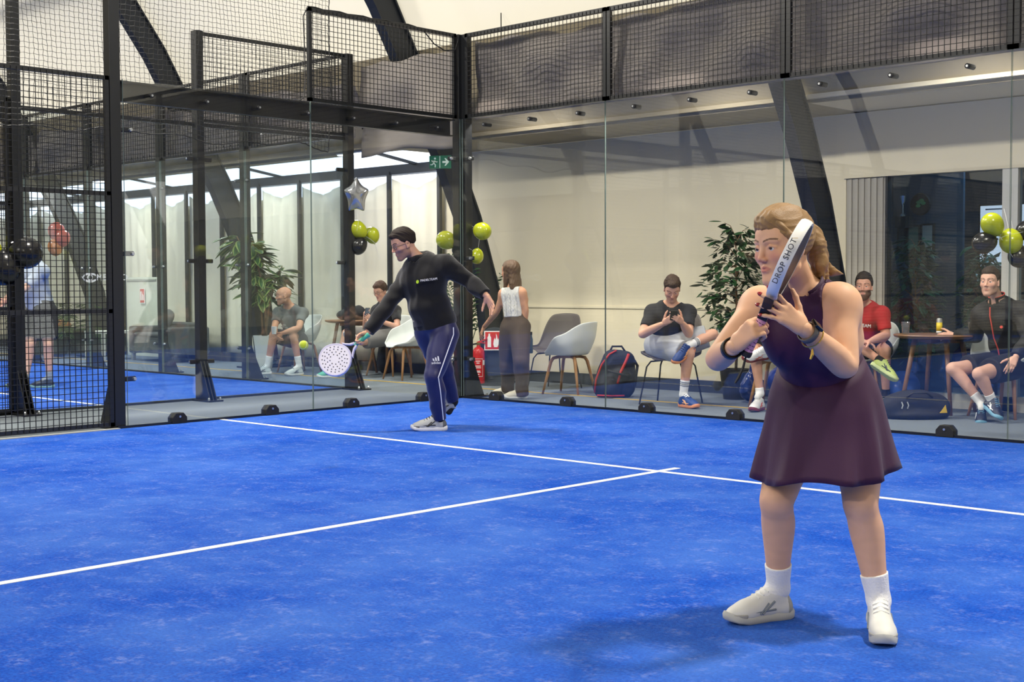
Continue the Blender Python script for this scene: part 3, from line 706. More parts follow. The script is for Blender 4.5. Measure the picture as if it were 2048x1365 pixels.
def head_prims(c, F, s=1.0, fem=False, k=0.012, beard=0.0, wide=1.0):
    g = lambda x, y, z: np.array(c) + (F[0] * x * wide + F[1] * y + F[2] * z) * s
    def E(p, r, kk=k, op='u', R=None): return ell(g(*p), [q * s for q in r], F if R is None else R, kk * s, op)
    def Cn(a, b, ra, rb=None, kk=k, op='u'): return cone(g(*a), g(*b), ra * s, (ra if rb is None else rb) * s, kk * s, op)
    P = [E((0, -0.018, 0.038), (0.074 * wide, 0.096, 0.084)), E((0, 0.018, -0.02), (0.064 * wide, 0.07, 0.088), 0.03),
         E((0, 0.038, 0.045), (0.058, 0.048, 0.045), 0.025),
         Cn((0.046, 0.0, -0.066), (0.017, 0.06, -0.103), 0.020, 0.017, 0.03), Cn((-0.046, 0.0, -0.066), (-0.017, 0.06, -0.103), 0.020, 0.017, 0.03),
         E((0, 0.066, -0.102), (0.022, 0.02, 0.017), 0.02),
         E((0, 0.052, -0.066), (0.036, 0.03, 0.03), 0.02)]
    for t in (-1, 1):
        P += [E((0.040 * t, 0.056, -0.022), (0.024, 0.022, 0.022), 0.02),
              Cn((0.012 * t, 0.083, 0.027), (0.05 * t, 0.066, 0.026), 0.010 if not fem else 0.007, 0.008 if not fem else 0.006, 0.012),
              E((0.0305 * t, 0.097, 0.006), (0.017, 0.018, 0.0115), 0.012, 's')]
        for (a, b) in (((0.018, 0.080, 0.0035), (0.031, 0.0842, 0.0106)), ((0.031, 0.0842, 0.0106), (0.045, 0.0735, 0.0055))):
            P.append(Cn((a[0] * t, a[1], a[2]), (b[0] * t, b[1], b[2]), 0.0042, 0.004, 0.004))
        P.append(Cn((0.02 * t, 0.0788, -0.0058), (0.042 * t, 0.0738, -0.0048), 0.0040, 0.0040, 0.005))
    nz_ = 0.0 if not fem else -0.004
    P += [Cn((0, 0.084, 0.018), (0, 0.103 + nz_, -0.026), 0.0068, 0.0092, 0.010), E((0, 0.104 + nz_, -0.029), (0.0092, 0.0105, 0.0088), 0.006),
          E((0.0112, 0.094, -0.033), (0.0068, 0.010, 0.0068), 0.005), E((-0.0112, 0.094, -0.033), (0.0068, 0.010, 0.0068), 0.005),
          E((0.006, 0.1, -0.0425), (0.003, 0.005, 0.003), 0.003, 's'), E((-0.006, 0.1, -0.0425), (0.003, 0.005, 0.003), 0.003, 's')]
    lp = 0.0056 if fem else 0.0046
    P += [Cn((0, 0.0872, -0.0570), (0.021, 0.078, -0.0605), lp, 0.003, 0.006), Cn((0, 0.0872, -0.0570), (-0.021, 0.078, -0.0605), lp, 0.003, 0.006),
          Cn((0.008, 0.0850, -0.0685), (0.020, 0.079, -0.0640), lp * 1.1, 0.003, 0.006), Cn((-0.008, 0.0850, -0.0685), (-0.020, 0.079, -0.0640), lp * 1.1, 0.003, 0.006), Cn((-0.008, 0.0855, -0.0685), (0.008, 0.0855, -0.0685), lp * 1.1, None, 0.005),
          Cn((-0.02, 0.0905, -0.0628), (0.02, 0.0905, -0.0628), 0.0022, None, 0.004, 's')]
    for t in (-1, 1):   # ears
        er = frame(F[1] + F[0] * 0.35 * t, F[2])
        P += [ell(g(0.074 * t, -0.012, 0.0), [0.009 * s, 0.021 * s, 0.032 * s], er, 0.008 * s), ell(g(0.083 * t, -0.008, 0.004), [0.006 * s, 0.012 * s, 0.019 * s], er, 0.006 * s, 's'), ell(g(0.076 * t, 0.0, -0.028), [0.006 * s, 0.010 * s, 0.011 * s], er, 0.006 * s)]
    if beard: P += [E((0, 0.045, -0.098), (0.046, 0.045, 0.032 * beard), 0.02), E((0, 0.06, -0.085), (0.05, 0.032, 0.036), 0.02)]
    return P, g
def face_color(c, F, s, base, lips=(176, 98, 92), brow=None, stub=None, stub_a=0.5, cheeks=0.12, fem=False, rosy=(214, 128, 110)):
    base = lin(base); lips = lin(lips); rosy = lin(rosy)
    def fn(V):
        L = (V - np.array(c)) @ F.T / s; x, y, z = np.abs(L[:, 0]), L[:, 1], L[:, 2]
        col = np.tile(base, (len(V), 1)); nz = 0.5 + 0.5 * np.sin(V[:, 0] * 61 + 3 * np.sin(V[:, 2] * 47)) * np.sin(V[:, 1] * 53 + 2 * np.sin(V[:, 2] * 39))
        col *= (0.96 + 0.07 * nz)[:, None]
        def blend(w, cc): nonlocal col; w = np.clip(w, 0, 1)[:, None]; col = col * (1 - w) + cc * w
        near = (np.abs(L) < 0.2).all(1)
        blend(near * np.exp(-((x - 0.042) ** 2 + (z + 0.022) ** 2) / 0.0005) * (y > 0.02) * cheeks * 2.5, rosy)
        blend(near * np.exp(-(x ** 2 / 0.0002 + (z + 0.03) ** 2 / 0.0003)) * (y > 0.08) * cheeks * 2, rosy)
        if stub is not None:
            w = near * (z < -0.028) * (z > -0.16) * (y > -0.02) * (1 - np.exp(-((x) ** 2 / 0.0003 + (z + 0.036) ** 2 / 0.0002))) * np.clip((-z - 0.028 + 0.3 * np.clip(x - 0.03, 0, 1)) / 0.012, 0, 1)
            w = w * (1 - np.clip((0.028 - x) / 0.01, 0, 1) * (np.abs(z + 0.063) < 0.008))
            blend(w * stub_a, lin(stub))
        lw = near * (x < 0.023) * (y > 0.074) * 0.8 * np.clip((0.0115 * (1 - (x / 0.026) ** 2) - np.abs(z + 0.0632)) / 0.003, 0, 1); blend(lw, lips)
        if brow is not None:
            zc = 0.0275 + 0.006 * np.sin((x - 0.012) / 0.042 * 2.6); th = 0.0042 if not fem else 0.0034
            bw = near * (x > 0.011) * (x < 0.056) * (y > 0.045) * np.clip((th - np.abs(z - zc)) / 0.0015, 0, 1); blend(bw * 0.9, lin(brow))
        return col
    return fn
def eyes(c, F, s, parent, base):
    for t in (-1, 1):
        p = np.array(c) + (F[0] * 0.0315 * t + F[1] * 0.0713 + F[2] * 0.0025) * s - np.array(base)
        e = MB().lathe([(0.0125 * s * math.sin(math.pi * i / 8), -0.0125 * s * math.cos(math.pi * i / 8)) for i in range(9)], (0, 0, 0), 12).build('eye', M_EYE, parent, smooth=True); e.location = p
        q = p + F[1] * 0.0093 * s; i_ = MB().lathe([(0.0065 * s * math.sin(math.pi * i / 6), -0.0045 * s * math.cos(math.pi * i / 6)) for i in range(7)], (0, 0, 0), 10).build('iris', M_IRIS, e, smooth=True)
        i_.location = F[1] * 0.0095 * s

TIPS = []
def hand_prims(w, d, pn, thumb, curl=(0.3, 0.35, 0.4, 0.45), s=1.0, spread=0.05, tc=0.3, tdir=None, tpalm=0.25, k=0.006):
    """w wrist, d along the hand, pn out of the palm, thumb: direction to the thumb side"""
    d = unit(d); pn = unit(np.array(pn) - d * (np.array(pn) @ d)); l = np.cross(d, pn); l = l if l @ np.array(thumb) > 0 else -l; w = np.array(w, float)
    tips = []
    P = [cone(w - d * 0.01 * s, w + d * 0.02 * s, 0.024 * s, 0.024 * s, 0.015, flat=pn, fs=0.72)]
    lat = (0.027, 0.0095, -0.0085, -0.025); ln = ((.043, .026, .021), (.047, .030, .022), (.043, .028, .021), (.034, .021, .019)); rd = (0.0088, 0.0092, 0.0087, 0.0076)
    for i in range(4):
        kn = w + (d * (0.088 - 0.004 * abs(i - 1)) + l * lat[i]) * s
        P.append(cone(w + (d * 0.015 + l * lat[i] * 0.55) * s, kn, 0.0145 * s, 0.0115 * s, 0.012))
        c = curl[i]; c = c if isinstance(c, (tuple, list)) else (c, c * 1.25, c * 0.8); p = kn; a = 0.0; dd = unit(d + l * spread * (1.5 - i))
        for j in range(3):
            a += c[j]; dirn = dd * math.cos(a) + pn * math.sin(a); q = p + dirn * ln[i][j] * s
            P.append(cone(p, q, rd[i] * (1 - 0.10 * j) * s, rd[i] * (1 - 0.10 * (j + 1)) * s, k if j else 0.008)); p = q
        tips.append((p.copy(), dirn.copy(), unit(dd * -math.sin(a) + pn * math.cos(a)) * -1, rd[i] * s))
    TIPS.clear(); TIPS.extend(tips)
    b = w + (d * 0.022 + l * 0.022 + pn * 0.006) * s; td = unit(tdir) if tdir is not None else unit(l * 0.75 + d * 0.65 + pn * tpalm)
    p1 = b + td * 0.044 * s; t2 = unit(td * math.cos(tc) + (d * 0.8 + pn * 0.5) * math.sin(tc)); p2 = p1 + t2 * 0.032 * s; t3 = unit(t2 * math.cos(tc) + (d * 0.7 + pn * 0.6 - l * 0.4) * math.sin(tc)); p3 = p2 + t3 * 0.026 * s
    P += [cone(w + d * 0.01 * s, b, 0.016 * s, 0.015 * s, 0.012), cone(b, p1, 0.0145 * s, 0.0108 * s, 0.01), cone(p1, p2, 0.0105 * s, 0.0095 * s, k), cone(p2, p3, 0.0095 * s, 0.0075 * s, k)]
    return P

def build_shoe(parent, heel, toe_dir, up, col_up, col_sole, base, s=1.0, h=0.005, col_lace=(235, 235, 230), stripe=None, name='shoe', cap=None):
    """trainer: heel = ground point under the back of the heel"""
    t = unit(toe_dir); u = np.array(up, float); u = unit(u - t * (u @ t)); y = np.cross(u, t); O = np.array(heel, float)
    g = lambda a, b, c: O + (t * a + y * b + u * c) * s
    F = np.array([t, y, u])
    up_p = [cone(g(.042, 0, .045), g(.20, .003, .036), .036 * s, .041 * s, .02, flat=u, fs=0.9), ell(g(.218, .002, .034), [.058 * s, .043 * s, .034 * s], F, .02),
            cone(g(.045, 0, .04), g(.055, 0, .088), .037 * s, .035 * s, .02), cone(g(.185, 0, .05), g(.085, 0, .092), .032 * s, .034 * s, .03), cone(g(.105, 0, .098), g(.082, 0, .128), .019 * s, .016 * s, .012, flat=t, fs=.5)]
    up_p.append(cone(g(.055, 0, .118), g(.045, 0, .20), .029 * s, .034 * s, .012, op='s'))
    v = surface([Piece(up_p, 0, [(g(0, 0, .018), -u)])], h); shoe = skin_obj(name, [v], col_up, parent, base=base, relax=1)
    if cap:
        for nm, cu in (('toe_cap', [(g(.215, 0, 0), -t), (g(0, 0, .040), u), (g(0, 0, .018), -u)]), ('heel_counter', [(g(.035, 0, 0), t), (g(0, 0, .085), u), (g(0, 0, .018), -u)])):
            skin_obj(nm, [surface([Piece(up_p, .0022, cu)], h)], cap, shoe, base=base)
    # sole: plan outline extruded
    pts = []; n = 28
    outl = [(-.004, 0), (0.0, .022), (.02, .037), (.06, .038), (.11, .035), (.16, .043), (.21, .049), (.25, .042), (.275, .022), (.283, 0), (.276, -.022), (.25, -.038), (.21, -.044), (.16, -.040), (.11, -.034), (.06, -.036), (.02, -.034), (0.0, -.02)]
    rings = []
    for zz, gr in ((0.0, -0.004), (0.006, 0.001), (0.022, 0.002), (0.032, -0.003)):
        rings.append([tuple(g(a + (gr if a > .13 else -gr), b * (1 + gr * 22), zz + 0.016 * max(0, (a - .2) / .08) ** 2 + (0.006 * max(0, (.05 - a) / .05) if zz > .01 else 0)) - np.array(base)) for a, b in outl])
    so = MB().loft(rings).build('sole', col_sole, shoe, auto=40)
    lm = mat('lace_%d_%d_%d' % col_lace, col_lace, 0.8)
    for i in range(5):
        a = .100 + .019 * i; z = .1335 - .0098 * i
        zz = lambda b: z - 14.0 * b * b
        lc = MB().tube([tuple(g(a + .006 * (q % 2) - .004, b, zz(b) - 0.006) - np.array(base)) for q, b in enumerate((-.026, -.013, 0, .013, .026))], 0.0032 * s, 5); lc.build('lace', lm, shoe)
    if stripe is not None:
        sm = mat('stripe_%d_%d_%d' % stripe, stripe, 0.5)
        for sd in (-1, 1):
            for pa, pb in (((.095, .075), (.15, .034)), ((.12, .070), (.16, .034)), ((.09, .045), (.19, .042))):
                st = MB().tube([tuple(g(pa[0] + (pb[0] - pa[0]) * q, sd * (.0375 + .006 * q), pa[1] + (pb[1] - pa[1]) * q) - np.array(base)) for q in (0, .5, 1)], 0.0045 * s, 5); st.build('stripe', sm, shoe)
    return shoe, g
J_W = dict(head=(7.81, -6.02, 1.35), neck=(7.84, -5.89, 1.19), pelvis=(7.78, -5.66, 0.8), shL=(7.95, -5.88, 1.16), shR=(7.66, -5.93, 1.15), elL=(8.02, -5.96, 0.95), wrL=(8.0, -6.19, 1.08), elR=(7.63, -6.14, 0.97), wrR=(7.8, -6.29, 1.02), hipL=(7.89, -5.65, 0.77), hipR=(7.68, -5.69, 0.76), knL=(7.97, -5.76, 0.45), knR=(7.71, -5.89, 0.45), anL=(8.02, -5.72, 0.11), anR=(7.66, -5.8, 0.11), handL=(7.97, -6.33, 1.16), handR=(7.89, -6.35, 1.07), hemL=(7.59, -5.85, 0.61), hemR=(7.99, -5.53, 0.65), hemB=(7.92, -5.88, 0.55))
J_M = dict(head=(1.92, -2.53, 1.56), neck=(1.99, -2.41, 1.43), pelvis=(2.04, -2.28, 0.89), shL=(2.2, -2.32, 1.39), shR=(1.83, -2.4, 1.29), elL=(2.33, -2.16, 1.25), wrL=(2.54, -2.17, 1.13), elR=(1.8, -2.61, 1.04), wrR=(1.76, -2.8, 0.82), hipL=(2.16, -2.28, 0.81), hipR=(1.95, -2.29, 0.81), knL=(2.17, -2.43, 0.46), knR=(1.98, -2.12, 0.48), anL=(2.15, -2.34, 0.08), anR=(1.97, -2.01, 0.21))
J_V = dict(head=(0.38, 0.35, 1.35), neck=(0.42, 0.35, 1.18), pelvis=(0.44, 0.37, 0.79), shL=(0.33, 0.31, 1.12), shR=(0.52, 0.38, 1.13), elL=(0.22, 0.31, 0.92), wrL=(-0.08, 0.42, 0.75), elR=(0.56, 0.41, 0.95), wrR=(0.51, 0.44, 0.76), hipL=(0.39, 0.34, 0.75), hipR=(0.51, 0.38, 0.75), knL=(0.31, 0.39, 0.42), knR=(0.6, 0.29, 0.4), anL=(0.23, 0.47, 0.07), anR=(0.55, 0.36, 0.05))
J_B = dict(head=(-4.54, 1.01, 1.07), neck=(-4.56, 1.13, 0.93), pelvis=(-4.69, 1.33, 0.47), shL=(-4.35, 1.19, 0.84), shR=(-4.75, 1.08, 0.84), elL=(-4.22, 1.02, 0.64), wrL=(-4.3, 0.8, 0.57), elR=(-4.62, 0.91, 0.63), wrR=(-4.36, 0.74, 0.57), hipL=(-4.57, 1.3, 0.46), hipR=(-4.77, 1.32, 0.46), knL=(-4.27, 0.97, 0.53), knR=(-4.63, 0.9, 0.53), anL=(-4.24, 1.04, 0.12), anR=(-4.72, 0.86, 0.11))
J_Y = dict(head=(-3.25, 1.64, 1.13), neck=(-3.27, 1.75, 0.98), pelvis=(-3.35, 1.78, 0.53), shL=(-3.09, 1.77, 0.88), shR=(-3.43, 1.72, 0.88), elL=(-2.96, 1.68, 0.66), wrL=(-3.09, 1.42, 0.76), elR=(-3.42, 1.52, 0.66), wrR=(-3.23, 1.35, 0.77), hipL=(-3.23, 1.76, 0.52), hipR=(-3.43, 1.71, 0.51), knL=(-3.25, 1.32, 0.47), knR=(-3.52, 1.27, 0.58), anL=(-3.2, 1.09, 0.56), anR=(-3.55, 1.08, 0.09))
J_S6 = dict(head=(2.28, 0.7, 1.17), neck=(2.19, 0.81, 1.01), pelvis=(2.08, 0.85, 0.6), shL=(2.37, 0.85, 0.94), shR=(2.02, 0.72, 0.94), elL=(2.47, 0.72, 0.73), wrL=(2.5, 0.57, 0.84), elR=(2.05, 0.52, 0.72), wrR=(2.35, 0.47, 0.83), hipL=(2.21, 0.84, 0.6), hipR=(2.02, 0.79, 0.59), knL=(2.52, 1.05, 0.71), knR=(2.48, 0.71, 0.53), anL=(2.49, 0.69, 0.61), anR=(2.42, 0.7, 0.12))
J_S7 = dict(head=(3.19, 1.16, 1.25), neck=(3.11, 1.28, 1.08), pelvis=(3.05, 1.36, 0.61), shL=(3.3, 1.32, 1.01), shR=(2.94, 1.19, 1.01), elL=(3.42, 1.15, 0.77), wrL=(3.45, 0.89, 0.74), elR=(3.09, 0.97, 0.77), wrR=(3.28, 0.87, 0.74), hipL=(3.14, 1.36, 0.6), hipR=(2.99, 1.31, 0.6), knL=(3.3, 1.23, 0.62), knR=(3.11, 0.91, 0.57), anL=(3.24, 0.89, 0.58), anR=(3.16, 0.93, 0.16))
J_S8 = dict(head=(3.78, 1.79, 1.18), neck=(3.71, 1.92, 1.01), pelvis=(3.65, 2.05, 0.58), shL=(3.91, 1.9, 0.92), shR=(3.56, 1.84, 0.92), elL=(3.97, 1.88, 0.71), wrL=(3.98, 1.54, 0.66), elR=(3.66, 1.65, 0.72), wrR=(3.9, 1.53, 0.67), hipL=(3.73, 2.06, 0.58), hipR=(3.56, 2.03, 0.57), knL=(4.0, 1.81, 0.57), knR=(3.71, 1.67, 0.66), anL=(3.96, 1.91, 0.13), anR=(4.04, 1.66, 0.47))
J_S9 = dict(head=(5.14, 1.58, 1.22), neck=(5.15, 1.72, 1.06), pelvis=(5.2, 1.94, 0.51), shL=(5.4, 1.67, 0.97), shR=(4.98, 1.75, 0.94), elL=(5.48, 1.59, 0.72), wrL=(5.47, 1.37, 0.57), elR=(4.89, 1.86, 0.73), wrR=(4.67, 1.86, 0.73), hipL=(5.29, 1.84, 0.48), hipR=(5.13, 1.91, 0.47), knL=(5.18, 1.29, 0.42), knR=(4.9, 1.37, 0.45), anL=(5.25, 1.41, 0.18), anR=(5.14, 1.44, 0.15))
J_P = dict(head=(-4.89, -2.48, 1.66), neck=(-4.93, -2.38, 1.52), pelvis=(-4.95, -2.29, 1.01), shL=(-4.7, -2.38, 1.41), shR=(-5.13, -2.37, 1.41), elL=(-4.75, -2.57, 1.19), wrL=(-4.94, -2.7, 1.05), elR=(-5.15, -2.48, 1.18), wrR=(-5.11, -2.65, 1.06), hipL=(-4.84, -2.27, 0.92), hipR=(-5.09, -2.29, 0.92), knL=(-4.72, -2.31, 0.52), knR=(-4.97, -2.41, 0.52), anL=(-4.74, -2.29, 0.12), anR=(-4.96, -2.49, 0.08))
RT = np.array([0.7216, 0.6923, 0.0]); AW = np.array([-0.6924, 0.7215, 0.0]); ZU = np.array([0, 0, 1.0])   # hall directions used to pose people
def dv(r, u, a): return unit(RT * r + ZU * u + AW * a)
def lerp(a, b, t): return np.array(a) * (1 - t) + np.array(b) * t
def foldfn(A, f=30, seed=0, ax=None):
    r = np.random.RandomState(seed); D = [unit(r.normal(size=3)) * f * q for q in (0.6, 1.0, 1.6)]; ph = r.uniform(0, 6.3, 6)
    def fn(X, Y, Z):
        a = D[0][0] * X + D[0][1] * Y + D[0][2] * Z + ph[0]; b = D[1][0] * X + D[1][1] * Y + D[1][2] * Z + ph[1] + 1.3 * np.sin(a * 0.7); c = D[2][0] * X + D[2][1] * Y + D[2][2] * Z + ph[2] + np.sin(b)
        return A * (0.5 * np.sin(a) + 0.6 * np.abs(np.sin(b)) - 0.4 + 0.3 * np.sin(c))
    return fn

class Person: pass
def person(label, J, skin, hf, hu=(0, 0, 1), hs=1.0, fem=False, beard=0.0, g=1.0, ga=1.0, gl=1.0, tw=1.0, td=1.0, belly=0.0, bust=0.0, h=0.009, hh=0.0045, hhand=0.0045, hands=None, brow=(60, 42, 32), stub=None, stub_a=0.5, lips=(186, 118, 104), toes=None, wide=1.0, base=None, nails=None, cheeks=0.12):
    P = Person(); J = {k: np.array(v, float) for k, v in J.items()}; P.J = J; P.hs = hs; P.h = h; P.hh = hh
    bs = np.array([J['pelvis'][0], J['pelvis'][1], 0.0]) if base is None else np.array(base, float); P.base = bs
    P.root = thing('person', label, 'person', tuple(bs))
    up = unit(J['neck'] - J['pelvis']); rt = J['shR'] - J['shL']; rt = unit(rt - up * (rt @ up)); fr = np.cross(up, rt); T = np.array([rt, fr, up]); P.T = T
    hr = J['hipR'] - J['hipL']; hr = unit(hr); hfr = unit(np.cross(up, hr)); P.hfr = hfr
    at = lambda t, f=0.0, r=0.0: J['pelvis'] + (J['neck'] - J['pelvis']) * t + fr * f + rt * r
    P.at = at
    wid = max(0.30, np.linalg.norm(J['shR'] - J['shL'])) / 0.38; w = 0.5 * (wid + 1) * tw; P.w = w
    tors = [ell(J['pelvis'] + up * 0.01, [.158 * w * g, .112 * td * g, .11], np.array([hr, unit(np.cross(up, hr)), up]), .05),
            ell(at(.30, .012 + belly * .5), [.140 * w * g, (.102 + belly) * td * g, .135], T, .06),
            ell(at(.66, .01), [.152 * w * g, .108 * td * g, .165], T, .06), cone(at(.88, 0, -.06), at(.88, 0, .06), .072 * g, .072 * g, .05, flat=fr, fs=.9)]
    for s_, q in (('L', -1), ('R', 1)):
        tors += [cone(J['neck'] - up * .01, J['sh' + s_] - up * .015, .042 * g, .050 * ga, .04), ell(J['sh' + s_] - up * .016, [.052 * ga, .052 * ga, .052 * ga], None, .05),
                 cone(J['sh' + s_], at(.62, .02, q * .09), .05 * ga, .07 * g, .05)]
        if bust: tors.append(ell(at(.66, .085, q * .075), [.075 * bust, .068 * bust, .075 * bust], T, .045))
        else: tors.append(ell(at(.74, .07, q * .072), [.07 * g, .042 * g, .055 * g], T, .04))
    P.torso = tors
    neckp = [cone(J['neck'] - up * .02, lerp(J['neck'], J['head'], .75) - unit(hf) * .012, .053 * (0.86 if fem else 1.0), .050 * (0.86 if fem else 1.0), .03)]
    P.arm = {}; P.leg = {}
    P.upper = {}; P.thigh = {}; P.shin = {}; P.foot = {}
    for s_ in 'LR':
        sh, el, wr = J['sh' + s_], J['el' + s_], J['wr' + s_]
        pa = [sh, lerp(sh, el, .5), el, lerp(el, wr, .30), lerp(el, wr, .65), wr]; ra = [.050 * ga, .047 * ga, .0395 * ga, .0405 * ga, .034 * ga, .0255 * (.9 + .1 * ga)]
        P.arm[s_] = [chain(pa, ra, .035)]; P.upper[s_] = [chain(pa[:3], ra[:3], .03)]
        hp, kn, an = J['hip' + s_], J['kn' + s_], J['an' + s_]
        mid = (hp + an) / 2; bk = unit(mid - kn) if np.linalg.norm(kn - mid) > .03 else -hfr; cm = lerp(kn, an, .28) + bk * .012
        pl_ = [hp, lerp(hp, kn, .5), lerp(hp, kn, .86), kn - bk * .004, lerp(kn, an, .12) + bk * .003, cm, lerp(kn, an, .62) + bk * .004, an]; rl = [.088 * gl, .078 * gl, .061 * gl, .0555 * gl, .0525 * gl, .0545 * gl, .043 * gl, .035 * (.7 + .3 * gl)]
        P.leg[s_] = [chain(pl_, rl, .05)]; P.thigh[s_] = [chain(pl_[:4], rl[:4], .04)]; P.shin[s_] = [chain(pl_[3:], rl[3:], .03)]; P.foot[s_] = []
        if toes and s_ in toes: td_ = unit(toes[s_]); P.foot[s_] = [cone(an, an + td_ * .07 - ZU * .03, .032, .026, .02)]
        P.leg[s_] = P.leg[s_] + P.foot[s_]
    body = Piece(tors + neckp + P.arm['L'] + P.arm['R'] + P.leg['L'] + P.leg['R'])
    parts = [surface([body], h)]
    F = frame(hf, hu); P.F = F; P.hc = J['head']
    hp_, hg = head_prims(J['head'], F, hs, fem, beard=beard, wide=wide); P.hg = hg
    parts.append(surface([Piece(hp_ + neckp)], hh, box=(J['head'] - .19 * hs, J['head'] + np.array([.19, .19, .2]) * hs)))
    hands = hands or {}
    P.handp = {}
    for s_ in 'LR':
        wr = J['wr' + s_]; d0 = unit(wr - J['el' + s_]); k = dict(d=d0, pn=fr, thumb=fr, curl=(.35, .4, .45, .5), s=1.0 if not fem else .9); k.update(hands.get(s_, {})); 
        hp2 = hand_prims(wr, k.pop('d'), k.pop('pn'), k.pop('thumb'), **k); P.handp[s_] = hp2; P.tips = getattr(P, 'tips', {}); P.tips[s_] = list(TIPS); parts.append(surface([Piece(hp2)], hhand))
    P.body = skin_obj('body', parts, SKIN, P.root, color=face_color(J['head'], F, hs, skin, lips, brow, stub, stub_a, fem=fem, cheeks=cheeks), base=bs, relax=1)
    eyes(J['head'], F, hs, P.root, bs)
    if nails:
        nm = mat('nail_red', nails, .25)
        for s_ in 'LR':
            for (p, d, o, r) in P.tips[s_]:
                q = p - d * .002 + o * r * .55 - bs; x = np.cross(d, o); rings = []
                for a, rr in ((-.006, .55), (-.003, .8), (.003, .8), (.009, .35)): rings.append([tuple(q + d * a + x * e * r * rr + o * f * r * .35) for e, f in ((-1, 0), (-.5, .8), (.5, .8), (1, 0), (.5, -.4), (-.5, -.4))])
                MB().loft(rings).build('nail', nm, P.root, smooth=True)
    return P

HAIRLINE = ([-.12, -.07, -.045, -.02, .01, .035, .05, .07, .1], [-.085, -.075, -.05, .014, .004, .035, .062, .080, .082])
def short_hair(P, col, thick=0.0, top=0.0, fade=1.0, noise=.003, name='hair', front=0.0, seed=1, line=HAIRLINE, mat_=None):
    g = P.hg; s = P.hs; F = P.F; m = mat_ or mat('hair_%d_%d_%d' % col, col, 0.6, var=0.35, vscale=60, stretch=(3, 3, 1), bump=0.4, bscale=160, spec=0.3)
    pr = [ell(g(0, -0.021, 0.042), [(.0785 + thick) * s, (.1005 + thick) * s, (.0865 + thick) * s], F, .01 * s)]
    if top: pr += [ell(g(0, -0.01, 0.075 + top * .5), [.066 * s, .085 * s, (.052 + top) * s], F, .02 * s), ell(g(0.0, 0.05, 0.085 + top * .4), [.052 * s, (.035 + front) * s, (.026 + top * .7) * s], F, .02 * s)]
    c = P.hc
    def cut(X, Y, Z):
        x = (X - c[0]) * F[0][0] + (Y - c[1]) * F[0][1] + (Z - c[2]) * F[0][2]; y = (X - c[0]) * F[1][0] + (Y - c[1]) * F[1][1] + (Z - c[2]) * F[1][2]; z = (X - c[0]) * F[2][0] + (Y - c[1]) * F[2][1] + (Z - c[2]) * F[2][2]
        return (np.interp(y / s, line[0], line[1]) - .010 * np.clip(1 - np.abs(x) / (.05 * s), 0, 1) * (y > .03 * s) - z / s) * s * .75 + .0016 * np.sin(x * 420 / s) * np.sin(y * 300 / s)
    v = surface([Piece(pr, 0, [cut], fold=foldfn(noise * s, 170 / s, seed))], P.hh); return skin_obj(name, [v], m, P.root, base=P.base)
def glasses(P, col=(30, 28, 28)):
    g = lambda *a: tuple(P.hg(*a) - P.base); m = mat('glasses_frame', col, 0.3); root = None
    for t in (-1, 1):
        pts = [g(t * (.034 + .022 * math.cos(a)), .096 - .012 * abs(.034 + .022 * math.cos(a)) / .05, .002 + .016 * math.sin(a)) for a in [i * math.pi / 7 for i in range(14)]]
        mb = MB().tube(pts, .0018 * P.hs, 5, closed=True); mb.tube([g(t * .056, .085, .006), g(t * .076, .03, .008), g(t * .08, -.02, .006)], .0018 * P.hs, 5)
        if t == 1: mb.tube([g(-.012, .098, .004), g(.012, .098, .004)], .0018 * P.hs, 5)
        o = mb.build('glasses', m, P.root)
def neck_cut(P, hgt=.012, rad=.088, tilt=.35, fwd=0.0, vee=0.0):
    J = P.J; up = P.T[2]; fr = P.T[1]; n = unit(up + fr * tilt); pt = J['neck'] + up * hgt + fr * fwd
    def fn(X, Y, Z):
        x, y, z = X - pt[0], Y - pt[1], Z - pt[2]; pl = x * n[0] + y * n[1] + z * n[2]; h_ = x * up[0] + y * up[1] + z * up[2]
        ds = np.sqrt(np.maximum((x - h_ * up[0]) ** 2 + (y - h_ * up[1]) ** 2 + (z - h_ * up[2]) ** 2, 0)); return np.minimum(pl, rad - ds)
    return fn
def garment(P, name, pieces, m, h=None, join=.03, parent=None, relax=1):
    v = surface(pieces, h or P.h, join=join); return skin_obj(name, [v], m, parent or P.root, base=P.base, relax=relax)
def tshirt(P, m, sleeve=.62, off=.011, hem=-.10, name='shirt', fold=.005, seed=3, neck=.012, arm_off=.014, h=None, long=False, sides='LR', belly_extra=()):
    J = P.J; up = P.T[2]; fr = P.T[1]; hu = unit(P.J['head'] - P.J['neck'])
    pc = [Piece(P.torso + list(belly_extra), off, [(J['pelvis'] + up * hem, -up), neck_cut(P, neck)], fold=foldfn(fold, 26, seed))]
    for s_ in sides:
        sh, el, wr = J['sh' + s_], J['el' + s_], J['wr' + s_]
        if long: pc.append(Piece(P.arm[s_], arm_off, [(lerp(el, wr, .93), unit(wr - el))], fold=foldfn(fold * 1.2, 34, seed + 1)))
        else: pc.append(Piece(P.upper[s_], arm_off, [(lerp(sh, el, sleeve), unit(el - sh))], fold=foldfn(fold, 30, seed + 1)))
    return garment(P, name, pc, m, h)
